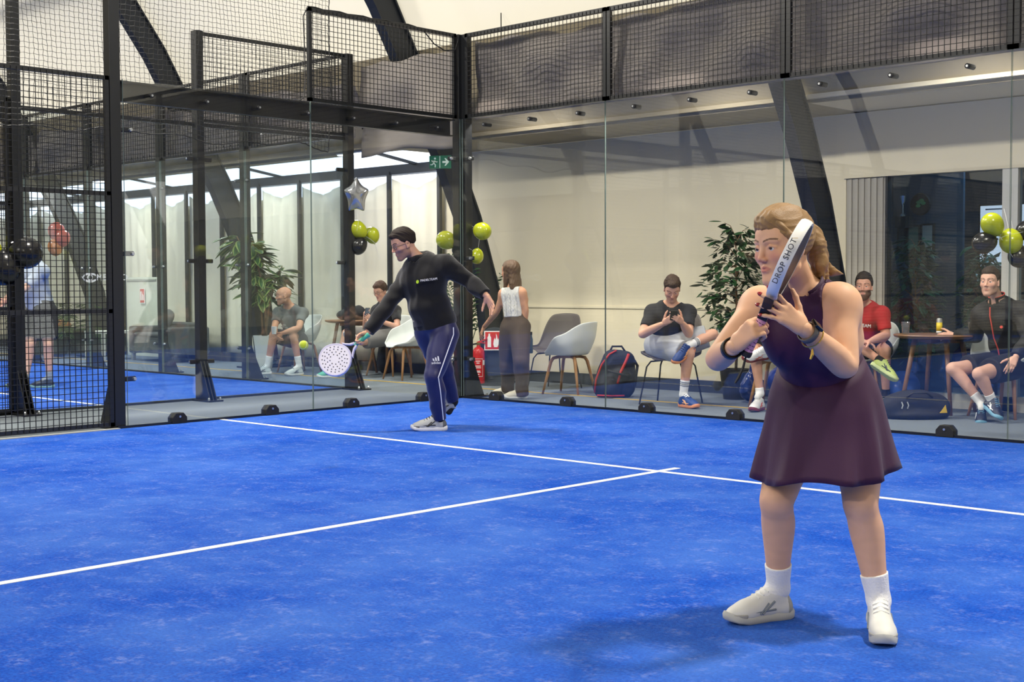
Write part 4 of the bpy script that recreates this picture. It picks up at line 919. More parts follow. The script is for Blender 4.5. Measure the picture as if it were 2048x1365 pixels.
def shorts(P, m, length=.72, off=.020, name='shorts', fold=.005, seed=5, waist=.10, long=False, h=None, flare=0.0, t_=0.93):
    J = P.J; up = P.T[2]
    pc = [Piece(P.torso[:2], .012, [(J['pelvis'] + up * waist, up), (J['pelvis'] - up * .12, -up)], fold=foldfn(fold * .5, 25, seed))]
    for s_ in 'LR':
        hp, kn, an = J['hip' + s_], J['kn' + s_], J['an' + s_]
        if long: pc.append(Piece(P.leg[s_][:1], off, [(lerp(kn, an, t_), unit(an - kn))], fold=foldfn(fold, 24, seed + 2)))
        else:
            q = [cone(hp, lerp(hp, kn, length + .1), .090 * 1.0, .084 + flare, .04), P.thigh[s_][0]]
            pc.append(Piece(q, off, [(lerp(hp, kn, length), unit(kn - hp))], fold=foldfn(fold, 24, seed + 2)))
    return garment(P, name, pc, m, h, join=.04)
def socks(P, m, top=.72, off=.004, sides='LR', band=None):
    for s_ in sides:
        kn, an = P.J['kn' + s_], P.J['an' + s_]; v = surface([Piece(P.shin[s_] + P.foot[s_], off, [(lerp(kn, an, top), unit(kn - an))])], max(.004, P.h * .7)); so = skin_obj('sock', [v], m, P.root, base=P.base)
        if band:
            for q in range(3):
                c = lerp(kn, an, top + .05 + .04 * q); d = unit(an - kn); a = unit(np.cross(d, [1, 0, .3])); b = np.cross(d, a); r = (.041 + (.034 - .041) * ((top + .05 + .04 * q) - .68) / .32) + off + .002
                MB().tube([tuple(c + (a * math.cos(t) + b * math.sin(t)) * r - P.base) for t in [i * math.pi / 8 for i in range(16)]], .003, 4, closed=True).build('sock_stripe', band, so)
def shoes(P, toes, m_up, m_sole, lace=(235, 235, 230), stripe=None, ups=None, s=1.0, h=.005, drop=None, cap=None):
    out = {}
    for s_ in 'LR':
        an = P.J['an' + s_]; t = unit(toes[s_]); u = unit((ups or {}).get(s_, P.J['kn' + s_] - an)); u = unit(u - t * (u @ t))
        heel = an - t * .055 * s - u * .088 * s
        if not ups or s_ not in ups:
            pass
        if drop and s_ in drop: heel[2] = drop[s_]
        out[s_] = build_shoe(P.root, heel, t, u, m_up, m_sole, P.base, s, h, lace, stripe, cap=cap)
    return out
def strip_on(P, name, pts, r, m, parent=None): return MB().tube([tuple(np.array(p) - P.base) for p in pts], r, 6).build(name, m, parent or P.root)

# ------------------------------------------------------------------ rackets
def racket(label, butt, tip, normal, m_face, m_rim, m_grip, throat_m=None, length=.455, hole_col=(70, 70, 74), holes=True, text=None, text_m=None, w=.13, grip_m2=None):
    butt = np.array(butt, float); y = unit(np.array(tip) - butt); n = unit(np.array(normal) - y * (np.array(normal) @ y)); x = np.cross(y, n)
    root = thing('padel_racket', label, 'racket', tuple(butt)); G = lambda a, b, c=0.0: tuple(x * a + y * b + n * c)
    cy = length - .131; ry = .131
    out = []
    for i in range(40):
        t = 2 * math.pi * i / 40; sx = math.sin(t); cz = math.cos(t); out.append((w * sx * (1 - .10 * max(0, -cz)), cy + ry * cz * (1.0 if cz > 0 else 1.06)))
    th = .0175
    MB().prism([G(a * .965, cy + (b - cy) * .965, -th) for a, b in out], G(0, 0, 2 * th)).build('face', m_face, root, bevel=.003)
    rim = MB(); rings = []
    for i, (a, b) in enumerate(out):
        c = np.array([a, b - cy]); d = unit(c)
        rings.append([G(a + d[0] * p, b + d[1] * p, q) for p, q in ((-.008, -.0185), (.001, -.0185), (.005, -.012), (.006, 0), (.005, .012), (.001, .0185), (-.008, .0185))])
    rings.append(rings[0]); rim.loft(rings, caps=False); ro = rim.build('rim', m_rim, root, auto=50)
    for q in (-1, 1):
        t = MB(); t.loft([[G(q * (.010 + dx * a_), yy, dz * b_) for dx, dz in ((-1, -1), (1, -1), (1, 1), (-1, 1))] for yy, a_, b_, dx_ in ()] or [[G(q * (cx + e), yy, f * .0165) for e, f in ((-.009, -1), (.009, -1), (.009, 1), (-.009, 1))] for cx, yy in ((.012, .125), (.028, .165), (.052, .192), (.075, .212))]); t.build('throat_arm', throat_m or m_rim, root, bevel=.003)
    hb = MB(); hb.loft([[G(a * .0165, yy, c * .0155) for a, c in ((1, .4), (.4, 1), (-.4, 1), (-1, .4), (-1, -.4), (-.4, -1), (.4, -1), (1, -.4))] for yy in (0.0, .14)]); hb.build('grip', m_grip, root, auto=50)
    gw = MB()
    for i in range(9): gw.tube([G(.0172 * math.cos(t), .012 + .0135 * i + .0135 * t / 6.28, .0165 * math.sin(t)) for t in [k * math.pi / 5 for k in range(11)]], .0012, 4)
    go = gw.build('grip_wrap', grip_m2 or m_grip, root); go['kind'] = 'stuff'
    MB().loft([[G(a * .019 * k, yy, c * .018 * k) for a, c in ((1, .4), (.4, 1), (-.4, 1), (-1, .4), (-1, -.4), (-.4, -1), (.4, -1), (1, -.4))] for yy, k in ((-.012, .85), (-.008, 1), (.004, 1), (.008, .9))]).build('butt_cap', grip_m2 or m_grip, root)
    if holes:
        hm = MB(); hm.keep = False
        for rr, nn in ((.040, 8), (.062, 12), (.084, 16), (.104, 20)):
            for i in range(nn):
                t = 2 * math.pi * i / nn + rr * 30; a, b = rr * math.sin(t) * w / .13, cy + rr * math.cos(t)
                for sg in (-1, 1): hm.prism([G(a + .0052 * math.cos(k * math.pi / 4), b + .0052 * math.sin(k * math.pi / 4), sg * th) for k in range(8)], G(0, 0, sg * .0012))
        ho = hm.build('drilled_holes', mat('hole_%d' % hole_col[0], hole_col, 0.8), root); ho['kind'] = 'stuff'
    root['_x'] = 0; del root['_x']
    return root, (lambda a, b, c=0.0: butt + x * a + y * b + n * c), (x, y, n)
# ================================================================== woman in front (purple dress)
def make_woman():
    J = dict(J_W); m_dress = mat('plum_dress', (60, 25, 62), 0.62, var=0.08, vscale=9, bump=0.06, bscale=400, sheen=0.08, spec=0.3)
    toes = dict(R=np.array([-.40, -.92, 0]), L=np.array([.55, -.84, 0]))
    hf = dv(-.84, -.10, -.54)
    pR = dict(d=dv(.55, .62, -.42), pn=dv(.55, -.35, .75), thumb=dv(-.3, .8, .5), curl=((.75, 1.15, .8), (.8, 1.2, .8), (.85, 1.2, .8), (.9, 1.2, .8)), s=1.0, tc=.55, tpalm=.75)
    pL = dict(d=dv(-.72, .55, -.15), pn=dv(-.15, -.25, .9), thumb=dv(.4, .8, .1), curl=((.10, .25, .2), (.2, .3, .25), (.28, .35, .3), (.35, .4, .3)), s=1.0, spread=.16, tc=.15, tpalm=.1)
    P = person('woman in a plum dress crouching ready with a white racket before her face', J, (230, 180, 146), hf, dv(-.10, 1, -.02), 1.04, True, g=1.06, ga=1.10, gl=1.10, tw=1.04, td=1.1, belly=.008, bust=1.02, h=.0065, hh=.003, hhand=.003, hands=dict(L=pL, R=pR), brow=(92, 62, 42), lips=(196, 116, 106), toes=toes, cheeks=.2, nails=(150, 22, 34))
    T = P.T; up = T[2]; fr = T[1]; rt = T[0]; b = P.base
    # dress: bodice + skirt
    pc = [Piece(P.torso, .010, [(P.J['shR'] - rt * .032, unit(rt + up * .22)), (P.J['shL'] + rt * .032, unit(-rt + up * .22)), neck_cut(P, .015, .060, .4, .0), (P.J['pelvis'] + up * .09, -up)], fold=foldfn(.004, 22, 8))]
    dr = garment(P, 'dress', pc, m_dress, .006)
    n = 72; rings = []
    c0 = P.J['pelvis'] + up * .165 + fr * .014; hem = np.array(J['pelvis']) + np.array([0, 0, -.255]) + RT * -.03 + AW * -.085
    hr = unit(P.J['hipR'] - P.J['hipL']); hfw = unit(np.cross(ZU, hr))
    for i in range(15):
        t = i / 14; c = lerp(c0, hem, t); c = c + (fr * -.012) * math.sin(math.pi * t)
        a = float(np.interp(t, [0, .3, .55, 1], [.154, .198, .214, .250])); d = float(np.interp(t, [0, .3, .55, 1], [.143, .180, .205, .255])); ring = []
        for j in range(n):
            w = 2 * math.pi * j / n; fl = 1 + t ** 1.5 * (.075 * (abs(math.sin(3 * w + .7)) - .6) + .050 * math.sin(9 * w + 2.1 + .8 * math.sin(2 * w)) + .035 * math.sin(14 * w + 1.5 * t)) + .006 * math.sin(3 * w + 9 * t)
            axr = unit(hr * (t) + rt * (1 - t)); axf = unit(hfw * t + fr * (1 - t))
            p = c + (axr * math.cos(w) * a + axf * math.sin(w) * d) * fl; p = p + ZU * (t ** 2) * (.012 * math.sin(4 * w + 1) - .015 * math.sin(w))
            ring.append(tuple(p - b))
        rings.append(ring)
    sk = MB().loft(rings, caps=False).add(rings[0], [tuple(range(n))]).build('skirt', m_dress, P.root, smooth=True, solid=.004)
    # stand collar and placket
    nk = P.J['neck']; cu = unit(P.J['head'] - nk); axr = unit(rt - cu * (rt @ cu)); axf = np.cross(cu, axr); R_ = []
    for hgt, rr in ((-.012, .074), (.02, .062), (.040, .064), (.038, .060)):
        R_.append([tuple(nk + cu * hgt - axf * .008 + (axr * math.cos(w) * rr + axf * math.sin(w) * rr * 1.05) - b) for w in [math.radians(a) for a in range(118, 423, 15)]])
    MB().grid(R_).build('collar', m_dress, P.root, smooth=True, solid=.005)
    # hair: swept back into a loose ponytail
    m_hair = mat('hair_blonde', (166, 130, 86), 0.5, var=0.32, vscale=26, stretch=(1, 1, 3), bump=0.2, bscale=150, spec=0.4)
    g = P.hg; s = P.hs; F = P.F
    line = ([-.12, -.06, -.04, -.015, .02, .045, .062, .085, .11], [-.06, -.05, -.03, .018, .022, .035, .055, .074, .078])
    short_hair(P, None or (166, 130, 86), thick=.007, top=.012, noise=.0035, line=line, mat_=m_hair, name='hair')
    hc = []
    def lock(pts, r, k=.012): 
        for q in range(len(pts) - 1): hc.append(cone(g(*pts[q]), g(*pts[q + 1]), r[q] * s, r[q + 1] * s, k))
    lock([(0, -.098, .050), (0, -.135, .030), (-.005, -.150, -.030), (-.01, -.155, -.090), (-.02, -.170, -.14)], (.026, .036, .034, .026, .008))
    lock([(.01, -.10, .045), (.012, -.15, .02), (.01, -.175, -.05), (0, -.215, -.10), (-.01, -.26, -.115)], (.022, .028, .022, .014, .004))
    lock([(-.01, -.10, .04), (-.02, -.14, -.01), (-.03, -.14, -.07), (-.035, -.135, -.13)], (.02, .028, .02, .005))
    lock([(-.045, .055, .085), (-.070, .03, .04), (-.078, -.02, .03)], (.010, .012, .010)); lock([(.045, .055, .085), (.070, .03, .04), (.078, -.02, .03)], (.010, .012, .010))
    v = surface([Piece(hc, 0, fold=foldfn(.004, 150, 4))], .004); skin_obj('ponytail', [v], m_hair, P.root, base=b)
    # ear stud
    MB().lathe([(0, -.004), (.004, 0), (0, .004)], tuple(g(-.084, .004, -.034) - b), 8).build('earring', mat('gold', (205, 170, 90), .25, .9), P.root)
    # watch, bands and bracelet
    blk = mat('black_strap', (18, 18, 20), .5)
    def ringband(name, a, c, t, r, wd, m):
        ce = lerp(a, c, t); d = unit(c - a); x = unit(np.cross(d, [.3, .2, 1])); y = np.cross(d, x); rows = []
        for q in (-.5, .5): rows.append([tuple(ce + d * wd * q + (x * math.cos(w) + y * math.sin(w)) * r - b) for w in [k * math.pi / 10 for k in range(21)]])
        return MB().grid(rows).build(name, m, P.root, smooth=True, solid=.004)
    ringband('wristband', P.J['elR'], P.J['wrR'], .86, .0345, .034, blk)
    wt = ringband('watch_strap', P.J['elL'], P.J['wrL'], .90, .0335, .022, mat('grey_strap', (96, 92, 90), .5))
    ce = lerp(P.J['elL'], P.J['wrL'], .90); d = unit(P.J['wrL'] - P.J['elL']); o = unit(dv(.35, .75, -.5) - d * (dv(.35, .75, -.5) @ d)); x = np.cross(d, o)
    MB().prism([tuple(ce + o * .032 + d * p * .021 + x * q * .018 - b) for p, q in ((-1, -1), (1, -1), (1, 1), (-1, 1))], tuple(o * .012)).build('watch_case', mat('watch_black', (14, 14, 16), .15), wt, bevel=.004)
    br = MB(); ce = lerp(P.J['elL'], P.J['wrL'], .80); rr = .040; x = unit(np.cross(d, [.3, .2, 1])); y = np.cross(d, x)
    br.tube([tuple(ce + (x * math.cos(w) + y * math.sin(w)) * rr - b) for w in [k * math.pi / 10 for k in range(20)]], .0025, 5, closed=True); bo = br.build('bracelet', mat('gold', (205, 170, 90), .25, .9), P.root)
    dn = ce - np.array([0, 0, rr]); MB().tube([tuple(dn - b), tuple(dn - np.array([0, 0, .02]) - b), tuple(dn + RT * -.006 - np.array([0, 0, .035]) - b)], [.003, .006, .004], 6).build('charm', mat('gold', (205, 170, 90), .25, .9), bo)
    # socks and shoes
    m_sock = mat('white_sock', (238, 238, 238), .85, bump=.3, bscale=120)
    socks(P, m_sock, top=.72, off=.005)
    shoes(P, toes, mat('shoe_white', (222, 222, 218), .55, var=.06, vscale=30), mat('shoe_sole_grey', (190, 190, 184), .6), (236, 236, 230), stripe=(120, 130, 142), ups=dict(L=ZU, R=ZU), s=1.0, h=.0035, drop=dict(L=.0, R=.0), cap=mat('shoe_cap_grey', (168, 166, 158), .6))
    # racket held upright, edge on
    d = unit(pR['d']); pn = unit(np.array(pR['pn']) - d * (np.array(pR['pn']) @ d)); hp = P.J['wrR'] + d * .078 + pn * .030
    y = dv(.36, .90, -.26); butt = hp - y * .075
    wh = mat('racket_white', (236, 236, 234), .25); bl = mat('racket_black', (30, 32, 36), .35, var=.3, vscale=30)
    ro, G, (x, yy, nn) = racket('white and black padel racket held on edge before a face', butt, butt + y, dv(.93, -.35, -.30), bl, wh, mat('grip_pink', (226, 160, 186), .7), length=.475, throat_m=mat('throat_black', (26, 26, 30), .4), grip_m2=mat('grip_dark', (30, 28, 34), .7), holes=False)
    sx = 1 if x @ AW < 0 else -1
    text_part('rim_lettering', 'DROP SHOT', .0255, mat('print_black', (62, 62, 66), .5), ro, G(sx * .1365, .352, 0), tuple(y), tuple(np.cross(sx * x, y)), spacing=1.12, normal_off=-.001)
    MB().lathe([(0, 0), (.010, 0), (.010, .001), (0, .001)], (0, 0, 0), 6).build('rim_mark', mat('print_yellow', (235, 190, 40), .5), ro).location = tuple(G(sx * .128, .43, 0) - butt)
    cd = MB(); q = butt; cd.tube([tuple(np.array(p)) for p in ((0, 0, 0), tuple(RT * -.012 + ZU * -.05), tuple(RT * -.028 + ZU * -.085), tuple(RT * -.038 + ZU * -.10))], [.003, .005, .006, .004], 6); cd.build('wrist_cord', blk, ro)
    return P
PW = make_woman()
# ================================================================== man in the black hoodie
def make_man():
    toes = dict(L=dv(-.98, 0, -.12), R=dv(-.55, -.80, .1)); hf = dv(-.86, -.34, -.40)
    hR = dict(d=dv(-.72, -.60, -.2), pn=dv(.2, -.5, -.85), thumb=dv(-.5, .85, -.1), curl=((.8, 1.1, .7), (.9, 1.1, .7), (.95, 1.1, .7), (1., 1.1, .7)), tc=.5, tpalm=.6)
    hL = dict(d=dv(.45, -.85, -.3), pn=dv(-.55, -.2, -.8), thumb=dv(-.75, -.5, -.2), curl=((.15, .3, .2), (.2, .35, .2), (.25, .4, .25), (.3, .4, .3)), spread=.12)
    P = person('man in a black hoodie and navy track pants stretching for a low ball', J_M, (214, 164, 138), hf, dv(-.15, 1, -.1), 1.02, g=1.12, ga=1.12, gl=1.08, td=1.1, belly=.02, h=.009, hh=.004, hhand=.004, hands=dict(L=hL, R=hR), brow=(38, 28, 24), stub=(96, 72, 62), stub_a=.55, toes=toes)
    short_hair(P, (44, 32, 27), thick=.002, top=.013, noise=.004, front=.01, seed=2); glasses(P)
    J = P.J; T = P.T; b = P.base; mh = mat('black_hoodie', (21, 21, 24), .85, var=.1, vscale=12, bump=.12, bscale=120, sheen=.3, spec=.2)
    hd = tshirt(P, mh, off=.024, hem=-.02, fold=.008, seed=11, neck=.02, arm_off=.019, long=True, name='hoodie', h=.008)
    # hood lying round the neck, pocket, cuffs, cords
    nk = J['neck']; up = T[2]; fr = T[1]; rt = T[0]; ho = []
    ho += [cone(nk + up * .015 + rt * .075 * math.cos(a) + fr * (.07 * math.sin(a) - .012), nk + up * .015 + rt * .075 * math.cos(a + .4) + fr * (.07 * math.sin(a + .4) - .012), .032 if math.sin(a) < .2 else .030, None, .02) for a in [i * .4 for i in range(16)]]
    ho.append(ell(nk - fr * .095 - up * .015, [.10, .055, .075], T, .03)); garment(P, 'hood', [Piece(ho, 0, fold=foldfn(.006, 40, 3))], mh, .008, parent=P.root)
    for s_ in (-1, 1):
        p0 = nk + fr * .07 + rt * .03 * s_; strip_on(P, 'cord', [p0, P.at(.80, .150, .032 * s_), P.at(.66, .158, .036 * s_), P.at(.56, .158, .035 * s_)], .004, mh)
    pk = [[tuple(P.at(t, .158 - .02 * abs(q) ** 2 - (.004 if t > .3 else 0), .125 * q * (1 if t < .22 else .75)) - b) for q in (-1, -.5, 0, .5, 1)] for t in (.04, .18, .24, .36)]
    MB().grid(pk).build('pocket', mh, P.root, smooth=True, solid=.006)
    mp = mat('navy_pants', (16, 20, 82), .45, var=.1, vscale=10, bump=.05, bscale=200, sheen=.2)
    shorts(P, mp, long=True, off=.020, fold=.006, seed=21, name='track_pants', h=.008, waist=.14, t_=.97)
    wh = mat('white_trim', (232, 232, 235), .6)
    side = -rt; side = unit(-unit(P.J['hipR'] - P.J['hipL']))
    for s_, sg in (('L', 1), ('R', -1)):
        o = lambda a, r: a + (side * .8 * sg + dv(0, 0, -.5)) * r
        h_, k_, a_ = J['hip' + s_], J['kn' + s_], J['an' + s_]
        strip_on(P, 'side_stripe', [o(h_ + ZU * .06, .128), o(h_, .130), o(lerp(h_, k_, .35), .113), o(lerp(h_, k_, .7), .097), o(k_, .082), o(lerp(k_, a_, .3), .083), o(lerp(k_, a_, .65), .072), o(lerp(k_, a_, .95), .062)], .0042, wh)
    # chest print and leg badge
    c = P.at(.72, .165, -.075); r_ = unit(dv(1, .12, -.1)); 
    text_part('chest_print', 'PADELTEAM', .026, wh, P.root, tuple(c + dv(.55, .03, -.9) * .03 + r_ * .05), tuple(r_), (0, 0, 1), depth=.004)
    MB().lathe([(0, -.003), (.015, -.003), (.015, .003), (0, .003)], tuple(c + dv(.55, 0, -.9) * .030 - r_ * .045 - ZU * .005 - b), 8, 'y').build('chest_badge', mat('lime_print', (170, 205, 40), .6), P.root)
    lg = lerp(J['hipL'], J['knL'], .60) + dv(-.1, 0, -1) * .106
    for i in range(3):
        q = lg + dv(1, 0, -.1) * (.020 * (i - 1)); MB().prism([tuple(q + dv(1, 0, -.1) * x + ZU * z - b) for x, z in ((-.006, -.008), (.008, -.008), (.002, .010 + .010 * i), (-.010, .012 + .010 * i))], tuple(dv(0, 0, -1) * .004)).build('leg_badge', wh, P.root)
    text_part('leg_lettering', 'adidas', .032, wh, P.root, tuple(lg - ZU * .024 + dv(0, 0, -1) * .004), tuple(dv(1, .05, -.1)), (0, 0, 1), depth=.003)
    socks(P, mat('dark_sock', (30, 30, 34), .85), top=.8)
    shoes(P, toes, mat('shoe_grey', (176, 178, 178), .6, var=.08, vscale=40), mat('sole_white', (235, 235, 232), .5), (40, 42, 46), stripe=(36, 38, 42), ups=dict(L=ZU, R=dv(.75, .45, -.1)), s=1.08, h=.005, drop=dict(L=0.0), cap=mat('shoe_cap_dark', (96, 98, 100), .6))
    # racket in the right hand
    d = unit(hR['d']); pn = unit(np.array(hR['pn']) - d * (np.array(hR['pn']) @ d)); hp = J['wrR'] + d * .075 + pn * .03; y = dv(-.80, -.60, -.10); butt = hp - y * .07
    ro, G, _ = racket('white padel racket with round holes low beside the ball', butt, butt + y, dv(-.18, .22, -.95), mat('racket_lilac', (226, 222, 232), .4), mat('rim_lilac', (206, 202, 226), .35), mat('grip_mint', (70, 170, 150), .7), length=.47, hole_col=(72, 72, 84), w=.138)
    MB().prism([tuple(np.array(G(.040 * math.cos(t), .339 + .030 * math.sin(t), -.0179)) - butt) for t in [k * math.pi / 3 for k in range(6)]], tuple(unit(dv(-.18, .22, -.95)) * -.0006)).build('face_badge', mat('badge_grey', (196, 188, 206), .5), ro)
    return P
PM = make_man()

# ================================================================== people beyond the glass
WH = mat('cloth_white', (236, 236, 234), .8); M_WSOCK = mat('white_sock', (238, 238, 238), .85); M_SOLEW = mat('sole_white', (235, 235, 232), .5)
def make_vest():
    toes = dict(L=dv(-.92, 0, .3), R=dv(-.95, 0, .1)); hf = dv(-.80, -.05, .6)
    P = person('woman in a white knitted vest and brown trousers standing by the red extinguisher', J_V, (214, 158, 124), hf, ZU, .95, True, g=.82, ga=.82, gl=.82, tw=.95, bust=.8, h=.009, hh=.005, hhand=.005, toes=toes, hands=dict(L=dict(d=dv(-.4, -.8, .3), pn=dv(0, -1, .2), thumb=dv(.8, 0, -.3)), R=dict(d=dv(0, -1, 0))))
    T = P.T; up = T[2]; rt = T[0]; fr = T[1]; J = P.J
    knit = mat('white_knit', (232, 230, 222), .9, var=.1, vscale=40, bump=.9, bscale=70, stretch=(1, 1, .3))
    garment(P, 'vest', [Piece(P.torso, .016, [(J['pelvis'] + up * .085, -up), (J['neck'] + up * .012, up), (J['shR'] + rt * .0, rt), (J['shL'] - rt * .0, -rt)], fold=foldfn(.004, 50, 2))], knit, .008)
    for q in (-.06, 0, .06):   # cable ribs on the back
        strip_on(P, 'cable_rib', [P.at(t, -.112 - .014 * math.sin(math.pi * (t - .1) / .9), q + .006 * math.sin(t * 60)) for t in [.26 + .035 * i for i in range(19)]], .0045, knit)
    shorts(P, mat('brown_trousers', (84, 70, 62), .85, var=.1, vscale=14), long=True, off=.040, fold=.008, seed=31, name='trousers', waist=.115, t_=1.04)
    g = P.hg; mh = mat('hair_brown_long', (104, 74, 48), .5, var=.35, vscale=20, stretch=(2, 2, .4), bump=.5, bscale=100)
    pr = [ell(g(0, -.02, .045), [.084, .105, .088], P.F, .02), cone(g(0, -.06, .02), g(0, -.075, -.16), .078, .080, .03, flat=P.F[1], fs=.6), cone(g(.0, -.07, -.14), g(.01, -.075, -.27), .075, .045, .03, flat=P.F[1], fs=.5), cone(g(.05, .0, -.02), g(.075, .03, -.2), .035, .02, .02), cone(g(-.05, -.0, -.02), g(-.07, .03, -.2), .035, .018, .02)]
    c = P.hc; F = P.F
    def cut(X, Y, Z):
        y = (X - c[0]) * F[1][0] + (Y - c[1]) * F[1][1] + (Z - c[2]) * F[1][2]; z = (X - c[0]) * F[2][0] + (Y - c[1]) * F[2][1] + (Z - c[2]) * F[2][2]
        return np.minimum((y - .035), np.maximum(y - .06, .065 - z)) * .8
    v = surface([Piece(pr, 0, [cut], fold=foldfn(.004, 120, 6))], .006); skin_obj('hair', [v], mh, P.root, base=P.base)
    shoes(P, toes, mat('flat_cream', (222, 216, 198), .6), M_SOLEW, (222, 216, 198), ups=dict(L=ZU, R=ZU), s=.88, drop=dict(L=0, R=0))
    return P
PV = make_vest()

def make_bald():
    toes = dict(L=dv(-.75, 0, -.65), R=dv(-.9, 0, -.4)); hf = dv(-.93, -.05, -.35)
    P = person('bald man in a grey printed T-shirt sitting by the tall variegated plant', J_B, (206, 152, 122), hf, ZU, 1.0, g=1.05, ga=1.05, h=.011, hh=.006, hhand=.006, toes=toes, stub=(120, 96, 84), stub_a=.35, brow=(70, 52, 44), hands=dict(L=dict(d=dv(-.8, -.3, -.4), pn=dv(-.2, -.3, .9)), R=dict(d=dv(.4, -.6, -.6), pn=dv(.9, 0, .3))))
    tshirt(P, mat('grey_tee', (112, 116, 116), .85, var=.25, vscale=18), fold=.006); shorts(P, mat('dark_shorts', (44, 48, 60), .8), length=.85)
    pr = mat('tee_print', (160, 164, 158), .8)
    for i, (t, r_) in enumerate(((.5, .0), (.58, .03), (.44, -.02), (.52, .06))): MB().prism([tuple(P.at(t + .03 * math.sin(a), .155, r_ + .03 * math.cos(a)) - P.base) for a in [k * 1.25 for k in range(5)]], tuple(P.T[1] * .006)).build('print_patch', pr, P.root)
    socks(P, M_WSOCK, top=.66); shoes(P, toes, mat('shoe_pale', (206, 212, 210), .6), M_SOLEW, (40, 42, 46), stripe=(50, 54, 60), ups=dict(L=ZU, R=ZU), drop=dict(L=0, R=0), h=.006)
    c = lerp(P.J['wrL'], P.J['wrR'], .5) + dv(-.3, .3, -.5) * .1
    t = MB().lathe([(.028, 0), (.038, .10), (.036, .10), (.026, .004), (0, .004)], (0, 0, 0), 16).build('paper_cup', WH); t.location = tuple(c - np.array([0, 0, .05])); tag(t, 'white paper cup held by the bald man', 'cup')
make_bald()

def phone(loc, right, up, label):
    r = unit(right); u = np.array(up); u = unit(u - r * (u @ r)); n = np.cross(r, u); b = np.array(loc)
    t = thing('mobile_phone', label, 'phone', tuple(b)); G = lambda a, c, d: tuple(r * a + u * c + n * d)
    MB().prism([G(a, c, -.004) for a, c in ((-.036, -.074), (.036, -.074), (.036, .074), (-.036, .074))], tuple(n * .008)).build('case', mat('phone_case', (22, 22, 26), .4), t, bevel=.004)
    MB().prism([G(a, c, .0041) for a, c in ((-.033, -.07), (.033, -.07), (.033, .07), (-.033, .07))], tuple(n * .0006)).build('screen', mat('phone_screen', (40, 46, 60), .1, emit=(120, 140, 170), estr=.15), t)
    return t
def make_youth():
    toes = dict(L=dv(-.1, .5, -.9), R=dv(-.95, 0, -.3)); hf = dv(-.55, -.35, -.76)
    P = person('young man in a black T-shirt and glasses sitting cross-legged with a phone', J_Y, (214, 164, 140), hf, ZU, .98, g=.92, ga=.9, gl=.92, h=.010, hh=.0055, hhand=.0055, toes=toes, brow=(60, 40, 30), hands=dict(L=dict(d=dv(-.7, .3, -.5), pn=dv(-.3, .3, .9)), R=dict(d=dv(.1, .8, -.5), pn=dv(.7, 0, .5))))
    short_hair(P, (72, 48, 34), thick=.006, top=.013, noise=.005, front=.012, seed=6); glasses(P)
    tshirt(P, mat('black_tee', (24, 24, 28), .85), fold=.006, seed=7); shorts(P, mat('grey_shorts', (124, 122, 118), .85, var=.08), length=.88, seed=9)
    socks(P, M_WSOCK, top=.74); shoes(P, toes, mat('shoe_mint', (96, 186, 158), .55), M_SOLEW, (235, 235, 230), stripe=(40, 90, 80), ups=dict(R=ZU, L=dv(.3, .8, .5)), drop=dict(R=0), h=.006)
    phone(P.J['wrR'] + dv(.25, .5, -.55) * .12, dv(.8, .0, .6), dv(-.1, .9, -.4), 'dark mobile phone held by the young man in glasses')
make_youth()

def make_s6():
    toes = dict(L=dv(-.75, -.45, -.45), R=dv(.5, 0, -.86)); hf = dv(-.03, -.62, -.80)
    P = person('man in a black T-shirt and light grey shorts looking down at his phone', J_S6, (222, 170, 142), hf, dv(0, .9, -.3), 1.0, g=1.06, ga=1.1, gl=1.02, h=.009, hh=.005, hhand=.005, toes=toes, brow=(84, 56, 40), stub=(150, 112, 92), stub_a=.3, hands=dict(L=dict(d=dv(-.55, .45, -.6), pn=dv(-.6, .3, .7), thumb=dv(0, 1, 0)), R=dict(d=dv(.6, .45, -.6), pn=dv(.6, .3, .7), thumb=dv(0, 1, 0))))
    short_hair(P, (66, 44, 30), thick=.005, top=.013, noise=.004, front=.008, seed=8)
    tshirt(P, mat('charcoal_tee', (30, 31, 37), .85), fold=.007, seed=17, sleeve=.7); shorts(P, mat('light_grey_shorts', (178, 180, 184), .8), length=.86, seed=19, off=.03, fold=.007)
    socks(P, M_WSOCK, top=.64, band=mat('sock_black', (30, 30, 34), .8))
    shoes(P, toes, mat('shoe_blue', (24, 62, 128), .5), mat('sole_orange', (232, 150, 96), .6), (22, 50, 100), stripe=(240, 178, 120), ups=dict(R=ZU, L=dv(-.35, .75, -.55)), drop=dict(R=0), s=1.05, h=.0055)
    phone(lerp(P.J['wrL'], P.J['wrR'], .5) + dv(0, .55, -.62) * .105, dv(1, 0, 0), dv(0, .75, -.65) * -1, 'dark mobile phone held by the man in light grey shorts')
make_s6()

def make_s7():
    toes = dict(L=dv(-.9, -.1, -.4), R=dv(-.5, 0, -.85)); hf = dv(-.3, -.1, -.95)
    P = person('seated man in black shorts and white shoes mostly hidden behind the woman in plum', J_S7, (216, 164, 136), hf, ZU, 1.0, g=1.0, h=.011, hh=.006, hhand=.006, toes=toes)
    short_hair(P, (60, 44, 34), thick=.005, top=.015, seed=9)
    tshirt(P, mat('black_tee', (24, 24, 28), .85), seed=27); shorts(P, mat('black_shorts', (26, 27, 32), .8), length=.8, seed=29)
    socks(P, M_WSOCK, top=.86); shoes(P, toes, mat('shoe_whitered', (232, 232, 230), .5), mat('sole_maroon', (120, 40, 44), .6), (235, 235, 235), stripe=(200, 90, 60), ups=dict(R=ZU, L=dv(.2, .8, -.5)), drop=dict(R=0), s=1.05, h=.006)
make_s7()

